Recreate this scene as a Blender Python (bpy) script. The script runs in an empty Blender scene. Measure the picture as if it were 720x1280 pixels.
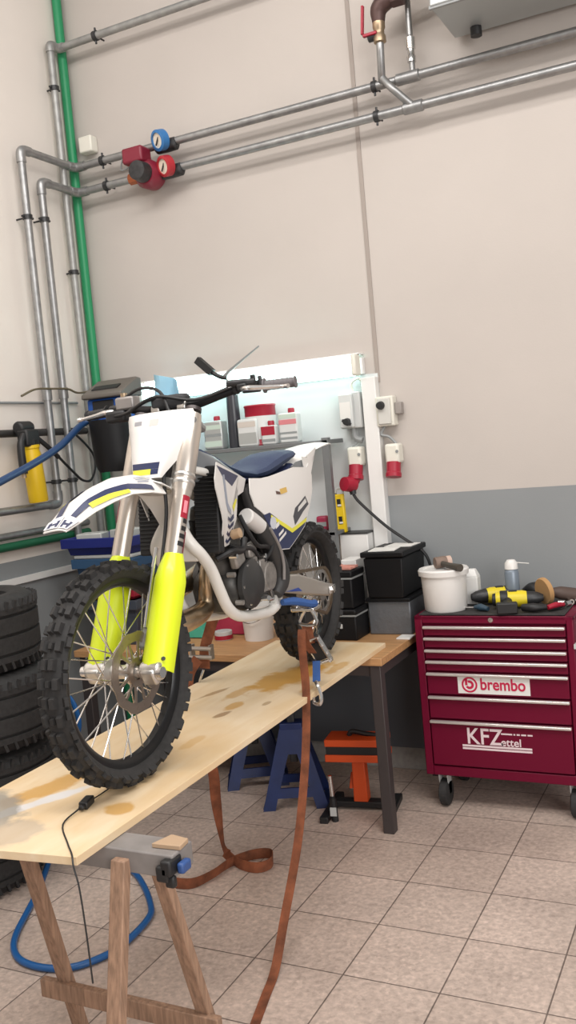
import bpy, bmesh, math, random
from mathutils import Vector, Matrix
random.seed(7)
SC = bpy.context.scene
COL = SC.collection
PI = math.pi
sin, cos, rad = math.sin, math.cos, math.radians
WM = {}                      # world matrix of every root and its parts

# ------------------------------------------------------------------ materials
def mat(name, col, rough=.5, metal=0., noise=0., nscale=20., bump=0., bscale=60., spec=None, emit=None, estr=0., trans=0., alpha=1., coat=0., stretch=None):
    m = bpy.data.materials.new(name); m.use_nodes = True
    nt = m.node_tree; b = nt.nodes['Principled BSDF']
    c = (*col, 1.)
    b.inputs['Base Color'].default_value = c
    b.inputs['Roughness'].default_value = rough
    b.inputs['Metallic'].default_value = metal
    if spec is not None: b.inputs['Specular IOR Level'].default_value = spec
    if coat: b.inputs['Coat Weight'].default_value = coat; b.inputs['Coat Roughness'].default_value = .1
    if trans: b.inputs['Transmission Weight'].default_value = trans
    if alpha < 1: b.inputs['Alpha'].default_value = alpha
    if emit: b.inputs['Emission Color'].default_value = (*emit, 1); b.inputs['Emission Strength'].default_value = estr
    if noise or bump:
        tc = nt.nodes.new('ShaderNodeTexCoord'); src = tc.outputs['Object']
        if stretch:
            mp = nt.nodes.new('ShaderNodeMapping'); mp.inputs['Scale'].default_value = stretch
            nt.links.new(src, mp.inputs['Vector']); src = mp.outputs['Vector']
    if noise:
        n = nt.nodes.new('ShaderNodeTexNoise'); n.inputs['Scale'].default_value = nscale; n.inputs['Detail'].default_value = 5
        nt.links.new(src, n.inputs['Vector'])
        r = nt.nodes.new('ShaderNodeMapRange'); r.inputs['From Min'].default_value = .3; r.inputs['From Max'].default_value = .7
        r.inputs['To Min'].default_value = 1 - noise; r.inputs['To Max'].default_value = 1 + noise
        nt.links.new(n.outputs['Fac'], r.inputs['Value'])
        x = nt.nodes.new('ShaderNodeVectorMath'); x.operation = 'SCALE'; x.inputs[0].default_value = col
        nt.links.new(r.outputs['Result'], x.inputs['Scale']); nt.links.new(x.outputs['Vector'], b.inputs['Base Color'])
    if bump:
        n = nt.nodes.new('ShaderNodeTexNoise'); n.inputs['Scale'].default_value = bscale; n.inputs['Detail'].default_value = 3
        nt.links.new(src, n.inputs['Vector'])
        bp = nt.nodes.new('ShaderNodeBump'); bp.inputs['Strength'].default_value = bump; bp.inputs['Distance'].default_value = .01
        nt.links.new(n.outputs['Fac'], bp.inputs['Height']); nt.links.new(bp.outputs['Normal'], b.inputs['Normal'])
    return m

class NT:                    # short-hand for wiring node graphs
    def __init__(s, m): s.t = m.node_tree; s.b = s.t.nodes['Principled BSDF']
    def n(s, kind, **kw):
        x = s.t.nodes.new('ShaderNode' + kind)
        for k, v in kw.items():
            if k.startswith('i_'): x.inputs[k[2:].replace('_', ' ')].default_value = v
            else: setattr(x, k, v)
        return x
    def l(s, a, b): s.t.links.new(a, b)
    def math(s, op, a, b=None):
        x = s.n('Math', operation=op)
        for i, q in enumerate((a, b)):
            if q is None: continue
            if isinstance(q, (int, float)): x.inputs[i].default_value = q
            else: s.l(q, x.inputs[i])
        return x.outputs[0]
    def mix(s, f, a, b):
        x = s.n('Mix', data_type='RGBA')
        for i, q in ((0, f), (6, a), (7, b)):
            if isinstance(q, (int, float)): x.inputs[i].default_value = q
            elif isinstance(q, tuple): x.inputs[i].default_value = (*q, 1) if len(q) == 3 else q
            else: s.l(q, x.inputs[i])
        return x.outputs[2]

# ------------------------------------------------------------------ mesh builder
def basis(d):
    d = Vector(d).normalized()
    a = Vector((0, 0, 1)) if abs(d.z) < .95 else Vector((1, 0, 0))
    u = a.cross(d).normalized(); return u, d.cross(u).normalized(), d

def catmull(pts, n):
    P = [Vector(p) for p in pts]
    if len(P) < 3 or n < 2: return P, [i for i in range(len(P))]
    out, par = [], []
    for i in range(len(P) - 1):
        p0 = P[i - 1] if i else P[0] * 2 - P[1]
        p1, p2 = P[i], P[i + 1]
        p3 = P[i + 2] if i + 2 < len(P) else P[-1] * 2 - P[-2]
        for k in range(n):
            t = k / n
            out.append(.5 * ((2 * p1) + (p2 - p0) * t + (2 * p0 - 5 * p1 + 4 * p2 - p3) * t * t + (3 * p1 - p0 - 3 * p2 + p3) * t ** 3)); par.append(i + t)
    out.append(P[-1]); par.append(len(P) - 1)
    return out, par

class MB:
    def __init__(s, M=None): s.bm = bmesh.new(); s.M = M or Matrix(); s.mi = 0
    def v(s, p): return s.bm.verts.new(s.M @ Vector(p))
    def f(s, vs):
        try: x = s.bm.faces.new(vs); x.material_index = s.mi; return x
        except ValueError: return None
    def loft(s, rings, cap=True, closed=True, loop=False):
        vs = [[s.v(p) for p in r] for r in rings]; n = len(vs[0])
        for i in range(len(vs) if loop else len(vs) - 1):
            a, b = vs[i], vs[(i + 1) % len(vs)]
            for j in range(n if closed else n - 1): s.f((a[j], a[(j + 1) % n], b[(j + 1) % n], b[j]))
        if cap and closed and not loop: s.f(vs[0][::-1]); s.f(vs[-1])
        return s
    def box(s, c, size, rot=None):
        c = Vector(c); h = Vector(size) / 2; R = rot or Matrix()
        R = R.to_3x3()
        q = lambda x, y, z: c + R @ Vector((x * h.x, y * h.y, z * h.z))
        return s.loft([[q(-1, -1, k), q(1, -1, k), q(1, 1, k), q(-1, 1, k)] for k in (-1, 1)])
    def bx(s, x0, x1, y0, y1, z0, z1): return s.box(((x0 + x1) / 2, (y0 + y1) / 2, (z0 + z1) / 2), (abs(x1 - x0), abs(y1 - y0), abs(z1 - z0)))
    def cyl(s, p0, p1, r0, r1=None, seg=16, cap=True):
        p0, p1 = Vector(p0), Vector(p1); u, w, _ = basis(p1 - p0); r1 = r0 if r1 is None else r1
        return s.loft([[p + r * (cos(2 * PI * k / seg) * u + sin(2 * PI * k / seg) * w) for k in range(seg)] for p, r in ((p0, r0), (p1, r1))], cap)
    def lathe(s, prof, p0, axis, seg=24, loop=False, cap=True):
        p0 = Vector(p0); u, w, d = basis(axis)
        return s.loft([[p0 + d * h + max(r, 1e-4) * (cos(2 * PI * k / seg) * u + sin(2 * PI * k / seg) * w) for k in range(seg)] for r, h in prof], cap, True, loop)
    def tube(s, pts, r, seg=8, sm=5, cap=True, flat=None):
        P, par = catmull(pts, sm); rings = []; u = None
        for i, p in enumerate(P):
            d = (P[min(i + 1, len(P) - 1)] - P[max(i - 1, 0)]).normalized()
            if u is None: u = basis(d)[0]
            u = (u - d * u.dot(d)).normalized(); w = d.cross(u)
            if isinstance(r, (list, tuple)):
                k = min(int(par[i]), len(r) - 2); t = par[i] - k; rr = r[k] * (1 - t) + r[k + 1] * t
            else: rr = r
            rings.append([p + rr * (cos(2 * PI * k / seg) * u + sin(2 * PI * k / seg) * w) for k in range(seg)])
        return s.loft(rings, cap)
    def ribbon(s, pts, width, th, side, sm=6, loop=False):
        P, _ = catmull(pts, sm); rings = []
        sides = [Vector(side)] * len(P) if not isinstance(side, list) else catmull(side, sm)[0]
        for i, p in enumerate(P):
            d = (P[min(i + 1, len(P) - 1)] - P[max(i - 1, 0)]).normalized()
            a = sides[i]; a = (a - d * a.dot(d)).normalized(); n = d.cross(a) * th / 2; a = a * width / 2
            rings.append([p - a - n, p + a - n, p + a + n, p - a + n])
        return s.loft(rings, True)
    def prism(s, pts, ext):
        e = Vector(ext); P = [Vector(p) for p in pts]
        return s.loft([P, [p + e for p in P]])
    def strip(s, rows, th):      # open grid of points given some thickness along its normals
        P = [[Vector(p) for p in r] for r in rows]; nr, nc = len(P), len(P[0]); N = []
        for i in range(nr):
            for j in range(nc):
                a = P[min(i + 1, nr - 1)][j] - P[max(i - 1, 0)][j]; b = P[i][min(j + 1, nc - 1)] - P[i][max(j - 1, 0)]
                N.append(a.cross(b).normalized() * th)
        A = [[s.v(P[i][j]) for j in range(nc)] for i in range(nr)]
        B = [[s.v(P[i][j] + N[i * nc + j]) for j in range(nc)] for i in range(nr)]
        for i in range(nr - 1):
            for j in range(nc - 1):
                s.f((A[i][j], A[i][j + 1], A[i + 1][j + 1], A[i + 1][j])); s.f((B[i][j], B[i + 1][j], B[i + 1][j + 1], B[i][j + 1]))
        for i in range(nr - 1):
            for j in (0, nc - 1): s.f((A[i][j], A[i + 1][j], B[i + 1][j], B[i][j]))
        for j in range(nc - 1):
            for i in (0, nr - 1): s.f((A[i][j], A[i][j + 1], B[i][j + 1], B[i][j]))
        return s
    def panel(s, poly, yf, th, cuts=3, flip=1):   # plate with outline poly in x-z, bulged by y = yf(x, z)
        t = bmesh.new(); f = t.faces.new([t.verts.new((x, 0, z)) for x, z in poly])
        bmesh.ops.triangulate(t, faces=[f])
        if cuts: bmesh.ops.subdivide_edges(t, edges=t.edges[:], cuts=cuts, use_grid_fill=True)
        t.verts.index_update()
        inn = [s.v((v.co.x, flip * yf(v.co.x, v.co.z), v.co.z)) for v in t.verts]
        out = [s.v((v.co.x, flip * (yf(v.co.x, v.co.z) + th), v.co.z)) for v in t.verts]
        for f in t.faces:
            k = [v.index for v in f.verts]; s.f([inn[i] for i in k]); s.f([out[i] for i in k[::-1]])
        for e in t.edges:
            if e.is_boundary: a, b = (v.index for v in e.verts); s.f((inn[a], inn[b], out[b], out[a]))
        t.free(); return s
    def build(s, name, m, parent=None, bevel=0, bseg=2, smooth=True, loc=None, **tags):
        bm = s.bm; bmesh.ops.recalc_face_normals(bm, faces=bm.faces[:])
        if parent is None:
            if loc is None:
                if tags.get('kind') == 'structure': loc = Vector()
                else:
                    X = [v.co.x for v in bm.verts]; Y = [v.co.y for v in bm.verts]; Z = [v.co.z for v in bm.verts]
                    loc = Vector(((min(X) + max(X)) / 2, (min(Y) + max(Y)) / 2, min(Z)))
            W = Matrix.Translation(loc)
        else: W = WM[parent.name]
        bm.transform(W.inverted())
        me = bpy.data.meshes.new(name); bm.to_mesh(me); bm.free()
        for x in (m if isinstance(m, (list, tuple)) else [m]): me.materials.append(x)
        if smooth:
            for p in me.polygons: p.use_smooth = True
            me.set_sharp_from_angle(angle=rad(38))
        o = bpy.data.objects.new(name, me); COL.objects.link(o)
        if parent is None: o.matrix_world = W
        else: o.parent = parent
        WM[o.name] = W
        if bevel:
            b = o.modifiers.new('Bevel', 'BEVEL'); b.width = bevel; b.segments = bseg; b.limit_method = 'ANGLE'; b.angle_limit = rad(40)
        tag(o, **tags)
        return o

def tag(o, label=None, cat=None, group=None, kind=None):
    for k, v in (('label', label), ('category', cat), ('group', group), ('kind', kind)):
        if v: o[k] = v
    return o
def thing(name, label, cat, loc=(0, 0, 0), rotz=0, group=None):
    o = bpy.data.objects.new(name, None); COL.objects.link(o); o.empty_display_size = .1
    o.location = loc; o.rotation_euler = (0, 0, rotz)
    WM[o.name] = Matrix.Translation(loc) @ Matrix.Rotation(rotz, 4, 'Z')
    return tag(o, label, cat, group)
def dup(o, parent=None, W=None, **tags):
    c = o.copy(); COL.objects.link(c)
    if parent is None: c.matrix_world = W
    else: c.parent = parent
    WM[c.name] = W
    tag(c, **tags)
    for ch in [x for x in COL.objects if x.parent == o]: dup(ch, c, W)
    return c
def text(name, body, size, M, m, parent, ext=.0008, bold=0, align='LEFT', sx=1., **tags):
    cu = bpy.data.curves.new(name, 'FONT'); cu.body = body; cu.size = size; cu.extrude = ext; cu.offset = bold; cu.align_x = align
    t = bpy.data.objects.new('t', cu); COL.objects.link(t)
    dg = bpy.context.evaluated_depsgraph_get(); me = bpy.data.meshes.new_from_object(t.evaluated_get(dg))
    bpy.data.objects.remove(t); me.name = name
    me.transform(WM[parent.name].inverted() @ M @ Matrix.Diagonal((sx, 1, 1, 1)))
    me.materials.clear(); me.materials.append(m)
    o = bpy.data.objects.new(name, me); COL.objects.link(o); o.parent = parent; WM[o.name] = WM[parent.name]
    return tag(o, **tags)
FRONT = lambda x, y, z: Matrix.Translation((x, y, z)) @ Matrix.Rotation(PI / 2, 4, 'X')     # text facing -y

# ------------------------------------------------------------------ shared materials
WHITEP = mat('white_plastic', (.73, .71, .685), .38, coat=.15)
NAVY = mat('navy_graphic', (.022, .03, .085), .4)
YELLOW = mat('fluo_yellow', (.74, .84, .02), .4)
YELG = mat('yellow_graphic', (.75, .7, .06), .45)
BLACKP = mat('black_plastic', (.012, .012, .013), .5)
SATIN = mat('satin_black_plastic', (.006, .006, .007), .5, spec=.25)
DARKG = mat('dark_grey_metal', (.045, .045, .047), .45, .5, noise=.3, nscale=40)
RUBBER = mat('tyre_rubber', (.022, .021, .021), .75, noise=.25, nscale=60, bump=.1)
ALU = mat('aluminium', (.62, .6, .57), .35, .9, noise=.12, nscale=30)
CHROME = mat('bright_steel', (.72, .71, .7), .22, 1.)
GALV = mat('galvanised_steel', (.33, .33, .33), .42, .8, noise=.15, nscale=25)
RED = mat('red_plastic', (.33, .008, .028), .4)
MAROON = mat('maroon_paint', (.135, .002, .022), .42, spec=.25)
BLUEP = mat('blue_plastic', (.012, .03, .2), .45)
ORANGE = mat('orange_paint', (.62, .075, .012), .45)
STRAP = mat('orange_webbing', (.2, .062, .026), .85, noise=.45, nscale=18, bump=.3, bscale=250)
BLUEW = mat('blue_webbing', (.03, .09, .28), .8, bump=.2, bscale=200)
CREAM = mat('cream_plastic', (.72, .7, .62), .45)
WHITE = mat('white_paint', (.75, .74, .72), .5)
STEELG = mat('grey_steel_paint', (.25, .26, .26), .45)
PAPER = mat('paper', (.72, .71, .68), .8)

# ================================================================== THE SETTING
XL, YB = -3.44, 4.464        # faces of the left and the back wall
# floor: terrazzo tiles
m = mat('terrazzo_tiles', (.5, .44, .4), .5); g = NT(m)
tc = g.n('TexCoord'); mp = g.n('Mapping'); mp.inputs['Location'].default_value = (1.606, -3.614, 0); g.l(tc.outputs['Object'], mp.inputs['Vector'])
br = g.n('TexBrick', offset=0., squash=1.); g.l(mp.outputs[0], br.inputs['Vector'])
for k, v in (('Scale', 1.), ('Brick Width', .33), ('Row Height', .33), ('Mortar Size', .003), ('Mortar Smooth', .3), ('Bias', 0.)): br.inputs[k].default_value = v
br.inputs['Color1'].default_value = (.50, .395, .335, 1); br.inputs['Color2'].default_value = (.58, .465, .40, 1); br.inputs['Mortar'].default_value = (.17, .13, .11, 1)
vo = g.n('TexVoronoi'); vo.inputs['Scale'].default_value = 90; g.l(tc.outputs['Object'], vo.inputs['Vector'])
n1 = g.n('TexNoise'); n1.inputs['Scale'].default_value = 45; n1.inputs['Detail'].default_value = 6; g.l(tc.outputs['Object'], n1.inputs['Vector'])
n2 = g.n('TexNoise'); n2.inputs['Scale'].default_value = 2.2; n2.inputs['Detail'].default_value = 5; g.l(tc.outputs['Object'], n2.inputs['Vector'])
rv = g.n('MapRange'); g.l(vo.outputs['Color'], rv.inputs['Value']); rv.inputs['To Min'].default_value = .84; rv.inputs['To Max'].default_value = 1.1
r1 = g.n('MapRange'); g.l(n1.outputs['Fac'], r1.inputs['Value']); r1.inputs['From Min'].default_value = .3; r1.inputs['From Max'].default_value = .7; r1.inputs['To Min'].default_value = .8; r1.inputs['To Max'].default_value = 1.15
r2 = g.n('MapRange'); g.l(n2.outputs['Fac'], r2.inputs['Value']); r2.inputs['From Min'].default_value = .35; r2.inputs['From Max'].default_value = .65; r2.inputs['To Min'].default_value = .84; r2.inputs['To Max'].default_value = 1.06
k = g.math('MULTIPLY', g.math('MULTIPLY', rv.outputs[0], r1.outputs[0]), r2.outputs[0])
x = g.n('VectorMath', operation='SCALE'); g.l(br.outputs['Color'], x.inputs[0]); g.l(k, x.inputs['Scale']); g.l(x.outputs[0], g.b.inputs['Base Color'])
bp = g.n('Bump'); bp.inputs['Strength'].default_value = .4; bp.inputs['Distance'].default_value = .004; bp.invert = True; g.l(br.outputs['Fac'], bp.inputs['Height']); g.l(bp.outputs[0], g.b.inputs['Normal'])
MB().bx(-3.7, 4, -3, 4.7, -.1, 0).build('floor', m, kind='structure')

def wall_mat(name, zones, base):   # off-white paint with grey painted zones: (axis limits) -> colour
    m = mat(name, (.78, .72, .66), .75); g = NT(m); tc = g.n('TexCoord'); sp = g.n('SeparateXYZ'); g.l(tc.outputs['Object'], sp.inputs[0])
    col = base
    for lim, c in zones:
        f = None
        for ax, op, val in lim:
            q = g.math(op, sp.outputs[ax], val); f = q if f is None else g.math('MULTIPLY', f, q)
        col = g.mix(f, col, c)
    n = g.n('TexNoise'); n.inputs['Scale'].default_value = 1.6; n.inputs['Detail'].default_value = 4; g.l(tc.outputs['Object'], n.inputs['Vector'])
    r = g.n('MapRange'); g.l(n.outputs['Fac'], r.inputs['Value']); r.inputs['From Min'].default_value = .3; r.inputs['From Max'].default_value = .7; r.inputs['To Min'].default_value = .965; r.inputs['To Max'].default_value = 1.03
    x = g.n('VectorMath', operation='SCALE'); g.l(col, x.inputs[0]) if not isinstance(col, tuple) else None; g.l(r.outputs[0], x.inputs['Scale']); g.l(x.outputs[0], g.b.inputs['Base Color'])
    n3 = g.n('TexNoise'); n3.inputs['Scale'].default_value = 130; g.l(tc.outputs['Object'], n3.inputs['Vector'])
    b = g.n('Bump'); b.inputs['Strength'].default_value = .08; b.inputs['Distance'].default_value = .004; g.l(n3.outputs['Fac'], b.inputs['Height']); g.l(b.outputs[0], g.b.inputs['Normal'])
    return m
GREYW = (.245, .258, .265)
wb = wall_mat('back_wall_paint', [(((0, 'GREATER_THAN', -1.673), (2, 'LESS_THAN', 1.4385)), GREYW), (((0, 'LESS_THAN', -1.673), (2, 'LESS_THAN', .86)), GREYW)], (.495, .45, .415))
wl = wall_mat('left_wall_paint', [(((2, 'LESS_THAN', 1.275),), GREYW)], (.75, .69, .635))
MB().bx(-3.7, 4, YB, YB + .25, 0, 5.2).build('wall_back', wb, kind='structure')
MB().bx(-3.7, XL, -3, YB, 0, 5.2).build('wall_left', wl, kind='structure')
SKIRT = mat('skirting_tile', (.33, .31, .29), .5, noise=.15, nscale=40)
MB().bx(XL, 4, YB - .012, YB, 0, .126).build('baseboard_back', SKIRT, kind='structure', bevel=.003)
MB().bx(XL, XL + .014, -3, YB, 1.152, 1.186).build('trim_1', WHITE, kind='structure')
JOINT = mat('wall_joint_filler', (.33, .285, .255), .8)
MB().bx(-1.681, -1.66, YB - .005, YB, 2.02, 5.2).build('trim_2', JOINT, kind='structure')
MB().bx(-1.745, -1.668, YB - .055, YB, .8, 2.05).build('trim_3', WHITE, kind='structure', bevel=.004)

MB().bx(-3.2, -1.668, YB - .006, YB, .8, 2.068).build('trim_4', mat('white_wall_board', (.6, .62, .62), .6), kind='structure')

# ================================================================== PIPES
def clamp(M, p, axis, out, parent, r=.024, L=.076):
    if abs(Vector(p).x + 3.385) < .01: L = .052
    M.lathe([(r, -.012), (r + .006, -.012), (r + .006, .012), (r, .012)], p, axis, 16)
    M.cyl(Vector(p) + Vector(out) * r, Vector(p) + Vector(out) * L, .005, seg=8)
    a = Vector(axis).cross(Vector(out)); M.cyl(Vector(p) - a * (r + .022), Vector(p) + a * (r + .022), .006, seg=8)
    return M
def pipe(name, pts, r, label, m, clamps=(), elbows=(), cat='pipe', group=None, sm=1, joints=()):
    V_ = [Vector(p) for p in pts]; q = [V_[0]]
    for a, b, c in zip(V_[:-2], V_[1:-1], V_[2:]):
        d = min(.035, (a - b).length * .4, (c - b).length * .4); u, w = (a - b).normalized() * d, (c - b).normalized() * d
        q += [b + u * 1.3, b + u * .5 + w * .05, b + (u + w) * .16, b + w * .5 + u * .05, b + w * 1.3]
    q.append(V_[-1])
    o = MB().tube(q, r, 14, sm).build(name, m, label=label, cat=cat, group=group)
    for p, ax, out in clamps: clamp(MB(), p, ax, out, o, r).build('pipe_clamp', DARKG, o)
    for a, b, c in elbows:
        P = [Vector(a), Vector(b), Vector(c)]; q = [P[1] + (P[0] - P[1]) * 1., P[1] + (P[0] - P[1]) * .45, P[1] + ((P[0] - P[1]) + (P[2] - P[1])) * .12, P[1] + (P[2] - P[1]) * .45, P[2]]
        MB().tube(q, r * 1.22, 14, 4).build('elbow', m, o)
    for p, ax, L in joints: MB().lathe([(r, -L), (r * 1.3, -L), (r * 1.3, L), (r, L)], p, ax, 14).build('sleeve', m, o)
    return o
XP, YP = -3.36, 4.37
def E(p, a, b, L=.07): return (Vector(p) + Vector(a) * L, Vector(p), Vector(p) + Vector(b) * L)
px, mx, py, my, pz, mz = (1, 0, 0), (-1, 0, 0), (0, 1, 0), (0, -1, 0), (0, 0, 1), (0, 0, -1)
pipe('heating_pipe', [(1.6, YP, 3.425), (XP, YP, 3.425), (XP, 3.92, 3.425), (XP, 3.92, 1.54), (XP, 2.2, 1.54)], .021,
     'upper galvanised heating pipe with the blue ringed gauge on it', GALV,
     clamps=[((-3.165, YP, 3.425), px, py), ((-1.53, YP, 3.425), px, py), ((XP, 3.92, 3.07), pz, mx), ((XP, 3.92, 1.66), pz, mx)],
     elbows=[E((XP, YP, 3.425), px, my), E((XP, 3.92, 3.425), py, mz), E((XP, 3.92, 1.54), pz, my)], joints=[((XP, 3.92, 2.13), pz, .03)], group=None)
pipe('heating_pipe', [(1.6, YP, 3.285), (XP, YP, 3.285), (XP, 4.055, 3.285), (XP, 4.055, 1.1)], .021,
     'lower galvanised heating pipe carrying the red circulation pump', GALV,
     clamps=[((-3.155, YP, 3.285), px, py), ((-1.53, YP, 3.285), px, py), ((XP, 4.055, 3.08), pz, mx), ((XP, 4.055, 1.66), pz, mx)],
     elbows=[E((XP, YP, 3.285), px, my), E((XP, 4.055, 3.285), py, mz)], joints=[((XP, 4.055, 2.14), pz, .03)])
pipe('supply_pipe', [(1.6, 4.36, 4.09), (-3.385, 4.36, 4.09), (-3.385, 4.29, 4.09), (-3.385, 4.29, .9)], .021,
     'topmost grey steel pipe, turning down beside the green pipe in the corner', mat('dull_steel_pipe', (.33, .33, .32), .5, .6, noise=.15),
     clamps=[((-3.12, 4.36, 4.09), px, py), ((-3.385, 4.29, 3.85), pz, mx), ((-3.385, 4.29, 2.83), pz, mx)], elbows=[E((-3.385, 4.36, 4.09), px, my, .04), E((-3.385, 4.29, 4.09), py, mz, .04)])
pipe('green_pipe', [(-3.405, 4.415, 5.1), (-3.405, 4.415, .0)], .026, 'thick bright green plastic pipe standing in the room corner', mat('green_pipe_plastic', (.015, .25, .1), .45))
pipe('green_rail_pipe', [(XP - .045, 4.2, 1.355), (XP - .045, 1.8, 1.355)], .022, 'dark green pipe running low along the left wall', mat('dark_green_pipe', (.01, .11, .05), .5))
pipe('grey_rail_pipe', [(XP - .045, 4.2, 1.41), (XP - .045, 1.8, 1.41)], .019, 'grey pipe lying just above the dark green pipe on the left wall', GALV)
pipe('compressed_air_pipe', [(XP - .03, 4.25, 1.93), (XP - .03, 1.8, 1.94)], .02, 'black horizontal pipe on the left wall that the yellow grease gun hangs from', mat('black_pipe_paint', (.03, .028, .027), .5))
pipe('cable_conduit', [(XL + .012, 4.25, 2.093), (XL + .012, 1.8, 2.1)], .007, 'thin grey conduit running across the left wall above the black pipe', STEELG)
MB().tube([(XP + .02, 3.7, 2.12), (XP + .03, 3.8, 2.155), (XP + .03, 3.94, 2.16), (XP + .03, 4.06, 2.16), (XP + .03, 4.14, 2.14), (XP + .03, 4.25, 2.15), (-3.22, 4.28, 2.165)], .006, 6).build('brown_cable', mat('brown_cable_sheath', (.12, .1, .06), .6), label='thin brown cable slung across the two vertical heating pipes to the blue box', cat='cable')
# circulation pump and gauges
def T(o, m, *a): pass
pump = thing('circulation_pump', 'dark red heating circulation pump on the lower pipe beside the red gauge', 'pump', (-2.87, YP, 3.285))
PM = mat('pump_red_paint', (.2, .012, .03), .4)
MB().lathe([(.0, -.085), (.055, -.08), (.075, -.05), (.078, .02), (.06, .05), (.0, .055)], (-2.845, YP - .03, 3.275), my, 24).build('pump_body', PM, pump)
MB().lathe([(.0, .02), (.05, .02), (.055, .05), (.05, .11), (.0, .115)], (-2.845, YP - .04, 3.275), my, 20).build('motor_cap', DARKG, pump)
MB().box((-2.895, YP - .06, 3.375), (.13, .1, .085)).build('terminal_box', PM, pump, bevel=.012)
MB().cyl((-2.99, YP, 3.285), (-2.93, YP, 3.285), .032, seg=8).build('pipe_nut', mat('copper_nut', (.4, .12, .05), .4, .6), pump)
MB().cyl((-2.935, YP, 3.285), (-2.76, YP, 3.285), .026).build('flange', DARKG, pump)
MB().tube([(-2.93, YP - .05, 3.40), (-2.985, YP - .06, 3.38), (-3.01, YP - .05, 3.33), (-2.96, YP - .04, 3.34)], .005, 6).build('cable', STEELG, pump)
for z, x, nm, lab in ((3.425, -2.735, (.03, .16, .4), 'blue ringed thermometer valve on the upper heating pipe'), (3.285, -2.715, (.4, .02, .03), 'red ringed thermometer valve on the lower heating pipe beside the pump')):
    t = thing('thermometer_valve', lab, 'gauge', (x, YP, z))
    RM = mat('gauge_ring', nm, .4)
    MB().lathe([(.022, -.07), (.034, -.06), (.036, 0), (.034, .06), (.022, .07)], (x, YP, z - .012), px, 16).build('valve_body', DARKG, t)
    MB().lathe([(.0, 0), (.055, .0), (.055, .04), (.04, .045), (.04, .03), (.0, .03)], (x, YP - .03, z + .012), (-.35, -.9, -.25), 24).build('gauge_ring', RM, t)
    d = Vector((-.35, -.9, -.25)).normalized()
    MB().cyl(Vector((x, YP - .03, z + .012)) + d * .028, Vector((x, YP - .03, z + .012)) + d * .036, .042, seg=24).build('dial', mat('dial_face', (.8, .72, .6), .5), t)
    MB().box(Vector((x, YP - .03, z + .012)) + d * .04, (.006, .006, .055), Matrix.Rotation(.4, 4, 'Y')).build('needle', BLACKP, t)
MB().bx(-3.345, -3.255, 4.40, YB, 3.51, 3.6).build('junction_box', CREAM, bevel=.008, label='small white junction box on the back wall beside the green pipe', cat='junction box')
# air heater with its gas line
h = thing('air_heater', 'large grey suspended air heater above the heating pipes', 'heater', (-.25, 4.2, 3.56))
HM = mat('heater_sheet_metal', (.42, .44, .44), .4, .3)
MB().bx(-1.135, .7, 4.03, 4.42, 3.56, 4.2).build('casing', HM, h, bevel=.006)
MB().bx(-1.11, .68, 4.022, 4.03, 3.6, 4.16).build('front_panel', mat('heater_front', (.6, .58, .6), .4), h, bevel=.003)
MB().bx(-1.14, .705, 4.035, 4.05, 3.552, 3.566).build('edge_trim', STEELG, h)
MB().cyl((-1.02, 4.36, 3.56), (-1.02, 4.36, 3.52), .026).build('drain_stub', DARKG, h)
MB().bx(-1.0, -.96, 4.42, YB, 3.6, 4.1).bx(.4, .44, 4.42, YB, 3.6, 4.1).build('bracket', STEELG, h)
v = thing('gas_valve', 'brass ball valve with red lever on the branch pipe left of the heater', 'valve', (-1.46, 4.3, 3.43))
BR = mat('old_brass', (.4, .3, .2), .4, .8, noise=.2)
MB().tube([(-1.49, YP, 3.425), (-1.475, 4.33, 3.47), (-1.462, 4.3, 3.55), (-1.46, 4.3, 3.6)], .018, 12).build('branch_pipe', GALV, v)
MB().lathe([(.02, -.05), (.03, -.045), (.03, -.02), (.024, -.01), (.024, .01), (.03, .02), (.03, .045), (.02, .05)], (-1.46, 4.3, 3.635), pz, 12).build('valve_body', BR, v)
MB().box((-1.53, 4.275, 3.70), (.012, .02, .13), Matrix.Rotation(.1, 4, 'Y')).box((-1.50, 4.28, 3.63), (.07, .02, .014)).build('lever', RED, v, bevel=.003)
MB().lathe([(.0, -.02), (.022, -.02), (.022, .02), (.0, .025)], (-1.495, 4.3, 3.625), px, 10).build('stem_nut', DARKG, v)
MB().tube([(-1.46, 4.3, 3.68), (-1.455, 4.3, 3.735), (-1.42, 4.3, 3.765), (-1.36, 4.3, 3.775)], [.03, .04, .042, .036], 12).lathe([(.03, -.03), (.05, -.025), (.05, .025), (.03, .03)], (-1.36, 4.3, 3.775), px, 8).build('malleable_elbow', mat('brown_iron', (.1, .06, .055), .5, .5), v)
MB().cyl((-1.35, 4.3, 3.775), (-1.12, 4.3, 3.80), .026).build('supply_pipe', mat('brass_pipe', (.55, .48, .35), .4, .6), v)
d = thing('drop_pipe', 'thin vertical pipe rising from the upper heating pipe beside the brass valve', 'pipe', (-1.335, YP, 3.43))
MB().cyl((-1.335, YP, 3.425), (-1.335, YP, 4.3), .014).build('riser', GALV, d)
MB().lathe([(.014, -.06), (.022, -.06), (.022, -.035), (.018, -.03), (.018, .0), (.024, .0), (.024, .05), (.014, .06)], (-1.335, YP, 3.55), pz, 12).build('union', CHROME, d)
MB().lathe([(.022, -.06), (.028, -.055), (.028, .055), (.022, .06)], (-1.36, YP, 3.425), px, 12).build('tee', GALV, d)
c = thing('crossover_pipe', 'short slanting pipe joining the brass valve branch to the lower heating pipe', 'pipe', (-1.40, YP, 3.35))
MB().tube([(-1.475, YP - .03, 3.44), (-1.42, YP - .045, 3.37), (-1.345, YP - .005, 3.29)], .018, 12).build('slanting_run', GALV, c)
MB().lathe([(.022, -.05), (.028, -.045), (.028, .045), (.022, .05)], (-1.345, YP, 3.285), px, 12).build('tee', GALV, c)

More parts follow.
